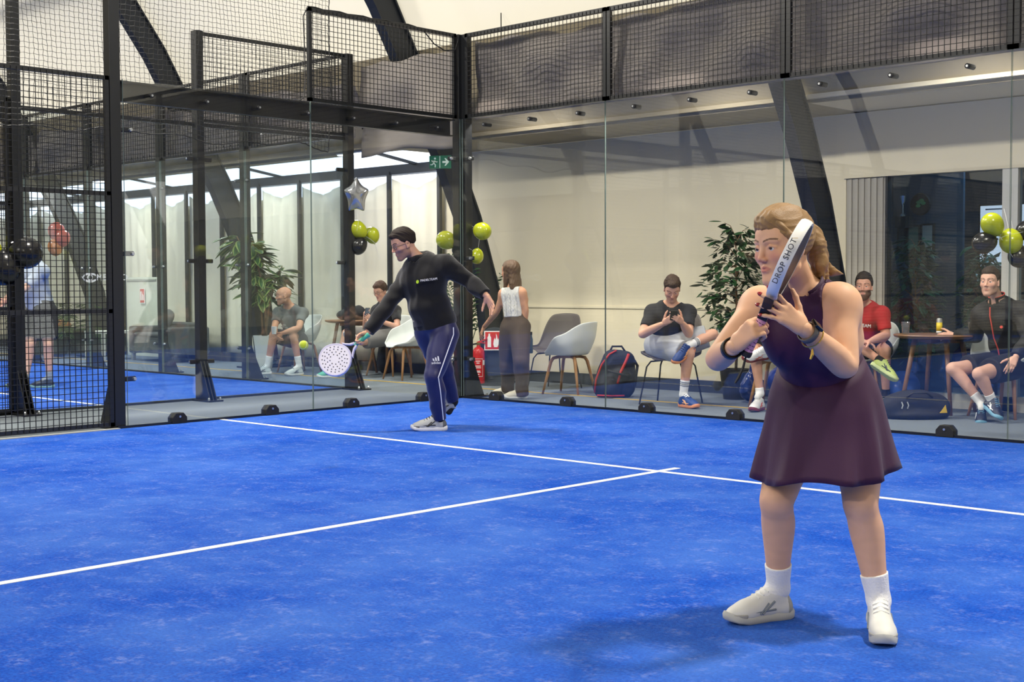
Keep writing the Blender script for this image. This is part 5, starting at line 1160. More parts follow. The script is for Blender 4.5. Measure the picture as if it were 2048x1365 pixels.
def make_s8():
    toes = dict(L=dv(-.3, 0, -.95), R=dv(.72, -.55, -.4)); hf = dv(-.35, .03, -.93)
    P = person('bearded man in a red T-shirt smiling beside the round table', J_S8, (216, 160, 134), hf, ZU, 1.03, g=1.12, ga=1.12, gl=1.0, h=.009, hh=.005, hhand=.005, toes=toes, beard=1.0, stub=(72, 48, 36), stub_a=.92, brow=(60, 42, 32), lips=(184, 110, 100), hands=dict(L=dict(d=dv(-.9, -.1, -.3), pn=dv(0, -1, 0)), R=dict(d=dv(.8, -.2, -.4), pn=dv(0, -1, 0))))
    short_hair(P, (48, 34, 28), thick=.006, top=.016, noise=.004, seed=12)
    ts = tshirt(P, mat('red_tee', (186, 28, 34), .8, var=.06, vscale=10), fold=.007, seed=37, sleeve=.75); shorts(P, mat('black_shorts', (26, 27, 32), .8), length=.8, seed=39)
    c = P.at(.66, .185, -.005); text_part('shirt_lettering', 'PADELTEAM', .046, WH, P.root, tuple(c), tuple(unit(-P.T[0])), tuple(P.T[2]), depth=.006)
    socks(P, mat('black_sock', (24, 24, 28), .85), top=.86); shoes(P, toes, mat('shoe_lime', (196, 214, 110), .5), mat('sole_lime', (206, 220, 150), .6), (30, 34, 30), stripe=(40, 46, 40), ups=dict(L=ZU, R=dv(.45, .8, .3)), drop=dict(L=0), s=1.05, h=.0055)
make_s8()

def make_s9():
    toes = dict(L=dv(.15, -.35, -.9), R=dv(-.35, -.1, -.9)); hf = dv(-.62, .04, -.78)
    hR = dict(d=dv(-.9, -.1, .2), pn=dv(-.2, -.3, .9), thumb=dv(0, 1, 0), curl=((.5, .6, .4), (.5, .7, .4), (.55, .7, .4), (.6, .7, .4)))
    P = person('man in a black jacket with coral zip and black shorts sitting at the table', J_S9, (220, 172, 148), hf, ZU, 1.02, g=1.05, ga=1.08, gl=1.02, h=.009, hh=.0045, hhand=.0045, toes=toes, brow=(74, 54, 42), stub=(150, 118, 100), stub_a=.3, hands=dict(R=hR, L=dict(d=dv(-.5, -.6, -.5), pn=dv(-.2, -.7, .5))))
    short_hair(P, (62, 48, 40), thick=.004, top=.014, noise=.003, seed=14)
    jk = tshirt(P, mat('black_jacket', (24, 25, 30), .7, var=.08), off=.020, arm_off=.020, fold=.009, seed=47, long=True, name='jacket')
    co = mat('coral_trim', (232, 84, 70), .6)
    nk = P.J['neck']; up, fr, rt = P.T[2], P.T[1], P.T[0]
    strip_on(P, 'zip', [P.at(.97, .115, .01), P.at(.85, .150, .008), P.at(.7, .168, .002), P.at(.5, .17, .01), P.at(.32, .165, .0), P.at(.15, .165, .005)], .006, co)
    rows = [[tuple(nk + up * hz + rt * rr * math.cos(a) + fr * (rr * math.sin(a) * 1.02 - .004) - P.base) for a in [math.radians(q) for q in range(110, 431, 16)]] for hz, rr in ((-.012, .078), (.02, .068), (.05, .07))]
    MB().grid(rows).build('collar', mat('black_jacket', (24, 25, 30), .7), P.root, smooth=True, solid=.006); strip_on(P, 'collar_trim', [np.array(p) + P.base for p in rows[2]], .004, co)
    MB().lathe([(0, -.003), (.014, -.003), (.014, .003), (0, .003)], tuple(P.at(.68, .165, -.09) - P.base), 6, 'y').build('chest_badge', co, P.root)
    shorts(P, mat('black_shorts', (26, 27, 32), .8), length=.72, seed=49, off=.028)
    socks(P, M_WSOCK, top=.74); shoes(P, toes, mat('shoe_navy', (20, 28, 46), .5), mat('sole_tealwhite', (110, 160, 186), .5), (120, 170, 200), stripe=(230, 232, 235), ups=dict(L=dv(.2, .8, .5), R=ZU), drop=dict(R=0.0), s=1.05, h=.0055)
    return P
PS9 = make_s9()

def make_player():
    toes = dict(L=dv(-.95, 0, -.2), R=dv(-.95, 0, -.1)); hf = dv(-.9, -.1, .3)
    P = person('player in a pale grey shirt and black shorts on the neighbouring court', J_P, (222, 172, 148), hf, ZU, 1.0, g=1.12, ga=1.05, gl=1.05, belly=.02, h=.011, hh=.006, hhand=.006, toes=toes)
    short_hair(P, (196, 168, 118), thick=.006, top=.015, seed=15)
    tshirt(P, mat('pale_tee', (176, 186, 202), .85, var=.06, vscale=15), seed=57, sleeve=.8, off=.022, fold=.009); shorts(P, mat('black_shorts', (26, 27, 32), .8), length=.82, seed=59, off=.03)
    socks(P, mat('grey_sock', (150, 156, 156), .85), top=.8); shoes(P, toes, mat('shoe_dark', (40, 46, 50), .5), mat('sole_mint', (120, 160, 150), .5), (60, 60, 64), ups=dict(L=ZU, R=ZU), drop=dict(L=0, R=0), h=.006)
    rk, G, _ = racket('dark padel racket held by the player on the neighbouring court', P.J['wrR'] + dv(-.4, .1, 0) * .05, P.J['wrR'] + dv(-.85, .35, .2), dv(0, .3, -1), mat('racket_black', (30, 32, 36), .35), mat('racket_black', (30, 32, 36), .35), M_RUB, holes=False)
make_player()
# ================================================================== glazed room at the right end of the back wall
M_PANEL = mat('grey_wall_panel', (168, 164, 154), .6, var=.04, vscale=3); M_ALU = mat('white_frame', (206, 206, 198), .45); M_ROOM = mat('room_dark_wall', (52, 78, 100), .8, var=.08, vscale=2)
M_WGLASS = glass_mat('window_glass', (0.80, 0.88, 0.93), haze=0.012, f0=.05)
tag(struct(MB().box((3.24, 2.33, 2.29), (9.5, 2.45, 2.95)).build('wall_back', M_CREAM)), 'cream strip of wall above the glazed room', 'wall')
tag(struct(MB().box((3.4, 1.12, 2.96), (9.5, 2.45, 3.0)).build('trim_6', M_CREAM)), 'cream soffit in front of the glazed room', 'soffit')
pw = struct(MB().box((3.26, 2.36, 0), (3.70, 2.45, 2.29)).build('wall_panel', M_PANEL)); tag(pw, 'grey ribbed wall panel left of the glazed room', 'wall panel')
for i in range(6): MB().box((3.29 + .07 * i, 2.345, 0.02), (3.325 + .07 * i, 2.362, 2.28)).build('rib', M_PANEL, pw)
k = 0
for x0, x1 in ((3.72, 4.91), (5.06, 6.25), (6.40, 7.6), (7.75, 9.4)):
    k += 1; w = struct(MB().box((x0, 2.39, 0.14), (x1, 2.40, 2.28)).build('window_%d' % (200 + k), M_WGLASS)); tag(w, 'tall dark window pane of the glazed room', 'window', 'room windows')
    tag(struct(MB().box((x1, 2.34, 0), (x1 + .15, 2.44, 2.29)).build('trim_%d' % (120 + k), M_ALU)), 'pale window mullion of the glazed room', 'mullion', 'room mullions')
tag(struct(MB().box((3.70, 2.34, -.004), (9.5, 2.44, 0.14)).build('trim_7', M_ALU)), 'pale sill rail under the room windows', 'sill')
tag(struct(MB().box((3.70, 2.35, 0.14), (3.725, 2.44, 2.29)).build('trim_8', M_FRAME)), 'dark window jamb beside the ribbed panel', 'jamb')
tag(struct(MB().box((3.1, 5.2, 0), (9.5, 5.25, 2.95)).build('wall_room_back', M_ROOM)), 'dark back wall inside the glazed room', 'wall')
tag(struct(MB().box((3.1, 2.45, 0), (3.15, 5.2, 2.95)).build('wall_room_left', M_ROOM)), 'dark side wall inside the glazed room', 'wall')
tag(struct(MB().box((9.5, 2.3, 0), (9.55, 5.25, 2.95)).build('wall_room_right', M_ROOM)), 'dark far side wall of the glazed room', 'wall')
tag(struct(MB().box((3.1, 2.45, 2.95), (9.5, 5.25, 3.0)).build('ceiling_room', M_ROOM)), 'dark ceiling of the glazed room', 'ceiling')
tag(struct(MB().box((3.16, 2.95, .1), (3.20, 3.03, 2.2)).build('trim_9', emit_mat('glowing_door_frame', (150, 195, 245), .9))), 'pale blue door frame made to glow inside the room', 'door frame')  # bluish white door frame, given a glow of its own
rl = thing('added_room_lamp', 'added bluish ceiling lamp brightening the glazed room', 'lamp', (4.6, 3.3, 2.9)); MB().lathe([(0, .05), (.16, .05), (.16, .02), (.14, 0), (0, 0)], (0, 0, 0), 24).build('diffuser', emit_mat('added_room_led', (190, 220, 255), 2.0), rl)  # added lamp, brightens the plants and walls behind the windows
ld = bpy.data.lights.new('lamp_light', 'AREA'); ld.shape = 'DISK'; ld.size = .3; ld.energy = 16; ld.color = (.55, .8, 1.0); lo = bpy.data.objects.new('lamp_light', ld); COL.objects.link(lo); lo.parent = rl; lo.location = (0, 0, -.02)
tv = thing('wall_screen', 'white lit information screen on the dark room wall', 'screen', (4.2, 4.62, 1.74))
MB().box((-.56, 0.0, -.36), (.56, .05, .36)).build('bezel', M_RUB, tv); MB().box((-.54, -.004, -.34), (.54, .0, .34)).build('display', emit_mat('screen_white', (226, 234, 248), 1.0), tv)
m_txt = mat('screen_text', (140, 146, 160), .6)
for (x, z, w_, h_) in ((-.30, .30, .36, .016), (.18, .30, .40, .016), (.16, .16, .16, .02), (.16, .09, .12, .02), (-.42, -.24, .10, .018), (-.12, -.20, .14, .016), (-.12, -.26, .16, .016), (.2, -.3, .2, .016), (-.3, .12, .22, .012), (-.3, .02, .26, .012)):
    MB().box((x - w_ / 2, -.006, z - h_ / 2), (x + w_ / 2, -.004, z + h_ / 2)).build('text_line', m_txt, tv)   # blurred lines of text
def picture(x, y, z, w, h, label, m, cat='picture'):
    t = thing('picture_frame', label, cat, (x, y, z)); MB().box((-w / 2, 0, -h / 2), (w / 2, .03, h / 2)).build('frame', M_RUB, t); MB().box((-w / 2 + .02, -.004, -h / 2 + .02), (w / 2 - .02, 0, h / 2 - .02)).build('print', m, t); return t
tag(struct(MB().box((3.2, 3.46, 0), (4.0, 3.5, 2.95)).build('wall_room_partition', M_ROOM)), 'dark partition wall with pictures in the room', 'wall')
picture(3.62, 3.42, 1.68, .15, .34, 'tall narrow white certificate in a black frame', mat('paper_grey', (150, 156, 158), .7))
picture(3.46, 3.42, 1.68, .15, .32, 'dark framed picture of a leaf beside the certificate', mat('print_green', (70, 104, 92), .7))
picture(3.32, 3.42, 1.70, .10, .24, 'small black framed picture on the partition', mat('print_dark', (52, 60, 66), .7))
rp = thing('round_plaque', 'round black plaque with green leaves on the partition', 'plaque', (3.53, 3.42, 2.06)); MB().lathe([(0, .0), (.11, 0), (.12, .02), (.11, .03), (0, .03)], (0, 0, 0), 24, 'y').build('disc', M_RUB, rp)
for i in range(4): MB().prism([(.01 + .03 * math.cos(i * 1.2) + .03 * math.cos(a), -.004, .01 + .03 * math.sin(i * 1.4) + .02 * math.sin(a)) for a in [k * 1.05 for k in range(6)]], (0, .004, 0)).build('leaf', mat('leaf_bright', (80, 160, 96), .6), rp)
tr = thing('trophy', 'slim silver trophy standing on a dark bracket', 'trophy', (3.40, 3.30, 1.93)); MB().lathe([(.03, 0), (.03, .02), (.008, .04), (.008, .12), (.02, .14), (.035, .22), (.03, .22), (0, .15)], (0, 0, 0), 14).build('cup', mat('silver', (200, 204, 210), .2, .9), tr); MB().box((-.06, -.06, -.12), (.06, .12, 0)).build('bracket', M_RUB, tr)

# ================================================================== seating
M_SHELL = mat('white_shell', (222, 226, 222), .45); M_OAK = mat('oak', (176, 128, 78), .5, var=.22, vscale=6, stretch=(8, 8, 1)); M_GSHELL = mat('grey_shell', (92, 86, 84), .6); M_TABLE = mat('table_wood', (138, 100, 66), .45, var=.2, vscale=5, stretch=(1, 8, 8))
def shell_mesh(back, arms, seat_r=.21):
    n = 44; rings = []
    def H(th):   # th = 0 at the front
        c = -math.cos(th); return max(0.0, np.interp(c, [-1, -.55, -.1, .35, .8, 1], [0.0, .05, arms * .82, arms, back * .95, back]))
    for rr in (0.0005, .10, .17): rings.append([(rr * 1.12 * math.sin(2 * math.pi * j / n), -rr * math.cos(2 * math.pi * j / n) * -1.0, -.012 + .012 * (rr / .2)) for j in range(n)])
    for s in (0, .12, .3, .5, .7, .87, 1.0):
        ring = []
        for j in range(n):
            th = 2 * math.pi * j / n; h = H(th); r = seat_r + .055 * min(1, s * 2.2) + .045 * s * (h / max(back, .01)); z = h * s + .028 * (s > 0) * min(1, h * 9) * 0 + (.010 * min(1., s * 3))
            z = z if h > .01 else (.008 - .03 * s)
            ring.append((r * 1.12 * math.sin(th), r * math.cos(th), z))
        rings.append(ring)
    return rings
def chair(loc, face, kind, label, group=None, s=1.0):
    t = thing('shell_chair' if kind == 'white' else 'side_chair', label, 'chair', (loc[0], loc[1], -.004), math.atan2(face[1], face[0]) - math.pi / 2, group); t.scale = (s, s, s)
    if kind == 'white':
        MB().loft(shell_mesh(.36, .235), caps=False).build('shell', M_SHELL, t, smooth=True, solid=.010, loc=(0, 0, .44), sub=1)
        for sx in (-1, 1):
            for sy in (-1, 1):
                MB().tube([(.0, .0, .412), (.09 * sx, .09 * sy, .412), (.135 * sx, .13 * sy, .400), (.155 * sx, .15 * sy, .36), (.19 * sx, .185 * sy, .18), (.225 * sx, .22 * sy, 0.0)], [.014, .018, .019, .019, .016, .012], 8).build('leg', M_OAK, t, smooth=True)
        MB().lathe([(.0, .40), (.10, .40), (.11, .425), (0, .425)], (0, 0, 0), 20).build('seat_mount', M_OAK, t)
    else:
        MB().loft(shell_mesh(.42, .05, .20), caps=False).build('shell', M_GSHELL, t, smooth=True, solid=.012, loc=(0, 0, .45), sub=1)
        for sx in (-1, 1):
            for sy in (-1, 1): MB().tube([(.06 * sx, .06 * sy, .42), (.15 * sx, .14 * sy, .41), (.18 * sx, .17 * sy, .36), (.235 * sx, .22 * sy, 0)], .008, 8).build('leg', M_RUB, t)
    return t
CG = 'shell chairs along the courts'
chair((-4.74, 1.42), (-.1, -1), 'white', 'white shell chair with oak legs under the bald man', CG)
chair((-3.33, 1.86), (.2, -.97), 'white', 'white shell chair with oak legs under the young man in glasses', CG)
chair((-2.60, 1.52), (-.15, -1), 'white', 'empty white shell chair beside the young man in glasses', CG)
chair((0.46, 1.22), (-.93, -.25), 'white', 'empty white shell chair in front of the grey chair', CG)
chair((-0.12, 1.62), (.15, -.98), 'grey', 'empty grey chair with thin black legs against the cream wall')
chair((2.08, .95), (.25, -.97), 'grey', 'grey chair with black legs under the man in light grey shorts', s=1.06)
chair((3.05, 1.46), (.3, -.95), 'white', 'white shell chair with oak legs under the man hidden behind the woman', CG, 1.1)
chair((3.64, 2.05), (.2, -.98), 'white', 'white shell chair under the bearded man in red', CG, 1.05)
chair((5.16, 1.94), (-.2, -.98), 'white', 'white shell chair under the man in the black jacket', CG, 1.1)
def table(loc, r, label, s=1.0):
    t = thing('round_table', label, 'table', (loc[0], loc[1], -.004)); MB().lathe([(0, .70), (r - .06, .70), (r - .01, .715), (r, .73), (r - .004, .738), (0, .738)], (0, 0, 0), 40).build('table_top', M_TABLE, t, auto=40)
    MB().box((-.2, -.03, .66), (.2, .03, .70)).build('apron', M_TABLE, t); MB().box((-.03, -.2, .66), (.03, .2, .70)).build('apron', M_TABLE, t)
    for sx in (-1, 1):
        for sy in (-1, 1): MB().tube([(r * .38 * sx, r * .38 * sy, .70), (r * .62 * sx, r * .62 * sy, 0)], [.026, .017], 10).build('leg', M_TABLE, t, smooth=True)
    return t
table((4.50, 1.90), .41, 'round wooden table with cups beside the man in the black jacket')
table((-4.06, 1.82), .38, 'round wooden table with a dark coat beside the bald man')
def cup(loc, label):
    t = MB().lathe([(.030, 0), (.031, .01), (.041, .115), (.043, .118), (.039, .115), (.029, .006), (0, .006)], (0, 0, 0), 20).build('plastic_cup', glass_mat('clear_plastic', (.88, .90, .92), haze=.10, haze_col=(.8, .85, .9), f0=.07), smooth=True); t.location = loc; tag(t, label, 'cup'); return t
cup((4.27, 1.70, .735), 'clear plastic cup at the edge of the round table near the red shirt'); cup((4.74, 2.10, .735), 'clear plastic cup behind the hand with the can')
cn = thing('drink_can', 'slim silver and yellow drink can on the round table', 'can', (4.52, 1.88, .735)); MB().lathe([(.022, 0), (.027, .006), (.027, .135), (.022, .15), (.020, .15), (0, .145)], (0, 0, 0), 20).build('body', mat('can_silver', (180, 182, 180), .3, .7), cn, auto=30); MB().lathe([(.0275, .03), (.0275, .11)], (0, 0, 0), 20).build('print_band', mat('can_yellow', (222, 196, 44), .45), cn, smooth=True); MB().lathe([(.0275, .012), (.0275, .03)], (0, 0, 0), 20).build('print_band', mat('can_white', (226, 228, 228), .45), cn, smooth=True)
co = garment_field = None
def soft(name, label, cat, prims, m, h=.008, base=(0, 0, 0), cuts=(), fold=None, parent=None, off=0.0, group=None):
    v = surface([Piece(prims, off, cuts, fold)], h); o = skin_obj(name, [v], m, parent, base=base, relax=1); 
    if parent is None: o.location = base; tag(o, label, cat, group)
    return o
M_DKCLOTH = mat('dark_coat', (30, 32, 36), .9, var=.2, vscale=12)
soft('folded_coat', 'dark folded coat lying on the table beside the bald man', 'coat', [ell((-4.12, 1.80, .80), (.20, .14, .09), None, .03), ell((-4.00, 1.88, .82), (.12, .12, .11), None, .03)], M_DKCLOTH, .012, (-4.12, 1.80, .735), [((0, 0, .738), (0, 0, -1))], foldfn(.012, 30, 3))
soft('shoulder_bag', 'black soft bag on the floor behind the young man in glasses', 'bag', [ell((-3.70, 2.12, .2), (.12, .14, .22), None, .03), ell((-3.68, 2.12, .45), (.14, .1, .22), None, .05)], M_DKCLOTH, .012, (-3.70, 2.12, 0), [((0, 0, 0), (0, 0, -1))], foldfn(.01, 25, 4))

# sofa, side table and bags beyond the neighbouring court
M_SOFA = mat('sofa_grey', (78, 82, 82), .9, var=.12, vscale=25, bump=.3, bscale=150)
so = thing('sofa', 'dark grey two-seat sofa with cushion against the curtains', 'sofa', (-8.65, 1.76, -.004), -.1)
for nm, lo, hi in (('seat', (-.55, -.35, .14), (.55, .30, .40)), ('arm', (-.72, -.36, .12), (-.54, .36, .56)), ('arm', (.54, -.36, .12), (.72, .36, .56)), ('backrest', (-.54, .20, .14), (.54, .40, .62)), ('seat_cushion', (-.53, -.36, .40), (.53, .2, .46))):
    MB().box(lo, hi).build(nm, M_SOFA, so, bevel=.03)
for x in (-.65, .65):
    for y in (-.3, .3): MB().box((x - .025, y - .025, 0), (x + .025, y + .025, .13)).build('leg', mat('sofa_leg', (150, 150, 146), .5), so)
cu = MB().loft([[(.2 * a * k, .2 * b * k, z) for a, b in ((1, .2), (.9, .9), (.2, 1), (-.2, 1), (-.9, .9), (-1, .2), (-1, -.2), (-.9, -.9), (-.2, -1), (.2, -1), (.9, -.9), (1, -.2))] for k, z in ((.3, -.06), (.85, -.04), (1.05, 0), (.85, .04), (.3, .06))]).build('sofa_cushion', mat('cushion_grey', (98, 98, 96), .9, var=.1, vscale=30), smooth=True, sub=1); cu.location = (-8.78, 1.80, .64); cu.rotation_euler = (1.15, .25, -.2); tag(cu, 'grey cushion tilted on the sofa', 'cushion')
st = thing('side_table', 'small white side table beside the sofa', 'table', (-9.95, 1.45, -.004)); MB().box((-.3, -.3, .43), (.3, .3, .47)).build('table_top', M_ALU, st)
for x in (-.27, .27):
    for y in (-.27, .27): MB().box((x - .025, y - .025, 0), (x + .025, y + .025, .43)).build('leg', M_ALU, st)
for (x, y, sx, sz, m, lb) in ((-11.9, 1.45, .34, .30, (38, 54, 74), 'dark blue sports bag lying near the far bench'), (-12.9, 1.45, .30, .26, (96, 62, 52), 'reddish brown bag near the far bench'), (-12.9, 2.02, .4, .12, (176, 112, 62), 'orange towel on top of the far bags')):
    soft('sports_bag', lb, 'bag', [ell((x, y, sz * .55 + (.42 if sz < .2 else 0)), (sx, .22, sz), None, .03)], mat('bag_%d' % m[0], m, .8, var=.2, vscale=8), .015, (x, y, 0), [((0, 0, 0.0), (0, 0, -1))], foldfn(.012, 22, int(-x)))
bn = thing('bench', 'low dark bench behind the neighbouring court', 'bench', (-13.3, 2.05, -.004)); MB().box((-1.3, -.18, .40), (1.3, .18, .44)).build('seat', M_SOFA, bn)
for x in (-1.2, 1.2): MB().box((x - .03, -.15, 0), (x + .03, .15, .40)).build('leg', M_FRAME, bn)
dr = struct(MB().box((-10.75, 2.24, 0), (-9.75, 2.30, 1.36)).build('door_1', mat('door_pale', (206, 210, 196), .6))); tag(dr, 'pale low cupboard door between the curtains', 'door'); MB().box((-10.72, 2.225, 1.30), (-9.78, 2.24, 1.33)).build('door_rail', mat('door_line', (160, 164, 154), .6), dr)
M_RED = mat('sign_red', (196, 44, 34), .5)
def sign(loc, w, h, label, face, items, rz=0.0, m=None, border=None):
    t = thing('wall_sign', label, 'sign', loc, rz); MB().box((-w / 2, 0, -h / 2), (w / 2, .006, h / 2)).build('plate', border or WH, t); MB().box((-w / 2 + .012, -.002, -h / 2 + .012), (w / 2 - .012, 0, h / 2 - .012)).build('panel', face, t)
    for nm, poly in items: MB().prism([(x * w, -.004, z * h) for x, z in poly], (0, .002, 0)).build(nm, WH, t)
    return t
hyd = [('hose_symbol', [(-.32, -.3), (-.1, -.3), (-.1, .3), (-.32, .3)]), ('flame_symbol', [(.05, -.3), (.3, -.3), (.33, .1), (.22, -.02), (.2, .32), (.1, .05), (.04, .12)])]
sign((-10.2, 2.215, 1.04), .16, .26, 'small red hose sign on the pale cupboard door', M_RED, hyd)

# fire extinguisher on its stand
es = thing('extinguisher_stand', 'dark rounded stand board behind the red extinguisher', 'stand', (-1.10, 1.62, -.004), .70)
MB().prism([(x, 0, z) for x, z in [(-.17, 0), (.17, 0)] + [(.17 * math.cos(a), .58 + .12 * math.sin(a)) for a in [k * math.pi / 8 for k in range(9)]]], (0, .02, 0)).build('board', mat('stand_grey', (44, 52, 60), .6), es, bevel=.004); MB().lathe([(0, 0), (.19, 0), (.19, .02), (0, .03)], (0, -.05, 0), 24).build('base', mat('stand_grey', (44, 52, 60), .6), es)
sg = sign((-1.08, 1.56, .535), .20, .235, 'red and white fire extinguisher sign on the dark stand', M_RED, [('bottle_symbol', [(-.30, -.34), (-.08, -.34), (-.08, .16), (-.14, .26), (-.14, .36), (-.24, .36), (-.24, .26), (-.30, .16)])] + [('flame_symbol', [(.10, -.34), (.30, -.34), (.38, -.18), (.39, .0), (.35, .14), (.31, .02), (.29, .22), (.22, .38), (.23, .16), (.17, .02), (.15, .16), (.08, .0), (.05, -.18)])], .70)
ex = thing('fire_extinguisher', 'red fire extinguisher with white label on the carpet', 'extinguisher', (-1.20, 1.44, 0), .7)
MB().lathe([(.062, 0), (.072, .006), (.075, .02), (.075, .38), (.068, .42), (.045, .45), (.025, .46), (.022, .48), (0, .48)], (0, 0, 0), 28).build('cylinder', mat('ext_red', (188, 30, 36), .3), ex, auto=40); MB().lathe([(.022, .48), (.026, .49), (.026, .51), (0, .52)], (0, 0, 0), 14).build('valve', mat('brass', (150, 130, 84), .4, .8), ex)
MB().prism([(-.01, -.012, .50), (.10, -.012, .55), (.105, -.012, .565), (-.01, -.012, .525)], (0, .024, 0)).build('handle', M_RED, ex); MB().prism([(-.02, -.01, .51), (.085, -.01, .50), (.085, -.01, .51), (-.02, -.01, .522)], (0, .02, 0)).build('handle', M_RED, ex)
MB().tube([(-.02, 0, .50), (-.07, -.01, .49), (-.095, -.01, .42), (-.092, -.01, .25), (-.085, -.01, .12)], .011, 8).build('hose', M_RUB, ex)
lab = [[(.0765 * math.sin(a), -.0765 * math.cos(a), z) for a in [math.radians(q) for q in range(-46, 47, 8)]] for z in (.10, .32)]
mb = MB(); 
for z0, z1 in ((.10, .105), (.315, .32)): mb.grid([[(p[0], p[1], z) for p in lab[0]] for z in (z0, z1)])
for a0, a1 in ((-46, -43), (43, 46)): mb.grid([[(.0765 * math.sin(math.radians(a)), -.0765 * math.cos(math.radians(a)), z) for a in (a0, a1)] for z in (.10, .32)])
mb.build('label_border', WH, ex)
for zz, aa in ((.285, 22), (.262, 14), (.225, 26), (.205, 26), (.165, 20), (.15, 24), (.125, 12)):
    MB().grid([[(.0766 * math.sin(math.radians(a)), -.0766 * math.cos(math.radians(a)), z) for a in (-aa, -aa / 3, aa / 3, aa)] for z in (zz, zz + .009)]).build('label_line', WH, ex)
MB().grid([[(.0768 * math.sin(math.radians(a)), -.0768 * math.cos(math.radians(a)), z) for a in (50, 58, 66, 74)] for z in (.24, .30)]).build('inspection_sticker', WH, ex)
eg = thing('exit_sign', 'green exit sign with running figure and arrow under the roof edge', 'sign', (-1.18, .80, 2.655), .55)
M_GREEN = mat('exit_green', (16, 84, 62), .4, emit=(16, 84, 62), estr=.25); M_EXW = mat('exit_white', (196, 214, 206), .5)
MB().box((-.13, 0, -.075), (.13, .03, .075)).build('panel', M_GREEN, eg); MB().box((-.005, -.003, -.07), (.003, 0, .07)).build('divider', M_EXW, eg)
MB().prism([(x, -.004, z) for x, z in ((.03, -.012), (.075, -.012), (.055, -.045), (.07, -.045), (.112, 0), (.07, .045), (.055, .045), (.075, .012), (.03, .012))], (0, .003, 0)).build('arrow', M_EXW, eg)
for nm, pts in (('runner_body', [(-.065, .02), (-.075, -.01), (-.055, -.035), (-.06, -.06)]), ('runner_leg', [(-.075, -.01), (-.095, -.03), (-.115, -.03)]), ('runner_arm', [(-.065, .015), (-.09, .005), (-.10, .02)]), ('runner_arm', [(-.065, .015), (-.045, .0), (-.03, .005)])): MB().tube([(x, -.003, z) for x, z in pts], .007, 6).build(nm, M_EXW, eg)
MB().lathe([(0, -.004), (.012, -.004), (.012, 0), (0, 0)], (-.06, -.001, .042), 10, 'y').build('runner_head', M_EXW, eg); MB().tube([(.0, .015, .075), (.0, .015, .24)], .006, 6).build('hanger', M_RUB, eg)

# bags
M_BP = mat('backpack_navy', (30, 34, 46), .8, var=.15, vscale=15); M_BPR = mat('backpack_red', (176, 48, 40), .7)
bx, by = 1.16, 1.16
bp = thing('backpack', 'navy and red sports backpack leaning beside the grey chair', 'backpack', (bx, by, -.004), .75)
def prim_local(c, r, k=.03): return ell(c, r, None, k)
v = surface([Piece([cone((-.09, 0, .13), (-.01, 0, .40), .145, .12, .05, flat=(0, 1, 0), fs=.9), cone((.09, 0, .13), (.11, 0, .40), .145, .11, .05, flat=(0, 1, 0), fs=.9), cone((-.03, -.09, .12), (.05, -.07, .24), .11, .09, .03)], 0, [((0, 0, 0), (0, 0, -1))], foldfn(.006, 28, 2))], .009); skin_obj('pack_body', [v], M_BP, bp, relax=1)
for pts, nm, m, r in (([(-.215, -.07, .06), (-.20, -.09, .20), (-.14, -.10, .36), (-.06, -.10, .47), (.02, -.07, .51)], 'piping', M_BPR, .010), ([(.02, -.17, .16), (.06, -.145, .28), (.12, -.115, .40), (.15, -.08, .47)], 'zip_panel', M_BPR, .016), ([(-.19, -.10, .03), (-.05, -.165, .03), (.1, -.15, .03)], 'piping', M_BPR, .009), ([(-.05, 0, .49), (-.02, 0, .55), (.08, 0, .55), (.12, 0, .49)], 'handle', M_BP, .012), ([(.18, .02, .46), (.25, .0, .34), (.22, 0, .12), (.17, -.02, .04)], 'strap', M_BP, .016), ([(-.08, -.17, .30), (.06, -.19, .26), (.16, -.13, .24)], 'strap', M_BP, .013)): MB().tube(pts, r, 8).build(nm, m, bp, smooth=True)
df = thing('duffel_bag', 'black duffel bag with yellow tab on the carpet under the table', 'bag', (4.62, 1.22, -.004), .76)
v = surface([Piece([cone((-.20, 0, .10), (.20, 0, .10), .11, .11, .04), ell((0, 0, .17), (.24, .13, .09), None, .04), ell((0, 0, .04), (.30, .16, .06), None, .03)], 0, [((0, 0, 0), (0, 0, -1))], foldfn(.006, 26, 5))], .009); skin_obj('bag_body', [v], mat('duffel_black', (20, 22, 28), .75, var=.15, vscale=15), df, relax=1)
MB().prism([(.18, -.125, .06), (.255, -.10, .06), (.24, -.10, .13)], (0, -.006, 0)).build('tab', mat('tab_yellow', (222, 186, 30), .6), df); MB().tube([(-.12, -.11, .2), (-.06, -.14, .24), (.06, -.14, .24), (.12, -.11, .2)], .010, 8).build('handle', M_RUB, df)
for x in (-.16, -.11): MB().tube([(x, -.125, .16), (x + .01, -.135, .13), (x, -.135, .10)], .006, 6).build('zip_pull', M_BOLT, df)
soft('plastic_bag', 'shiny blue plastic bag on the carpet behind the seated legs', 'bag', [ell((2.62, 1.62, .15), (.14, .12, .15), None, .03), cone((2.62, 1.62, .25), (2.62, 1.62, .36), .06, .03, .04)], mat('blue_plastic', (30, 56, 130), .2, var=.3, vscale=14), .009, (2.62, 1.62, 0), [((0, 0, 0), (0, 0, -1))], foldfn(.014, 40, 8))
soft('plastic_bag', 'crumpled blue plastic bag hanging under the round table', 'bag', [ell((4.62, 2.18, .50), (.10, .07, .12), None, .03), ell((4.62, 2.18, .38), (.10, .08, .06), None, .03)], mat('blue_plastic', (30, 56, 130), .2), .008, (4.62, 2.18, .3), (), foldfn(.014, 45, 9))
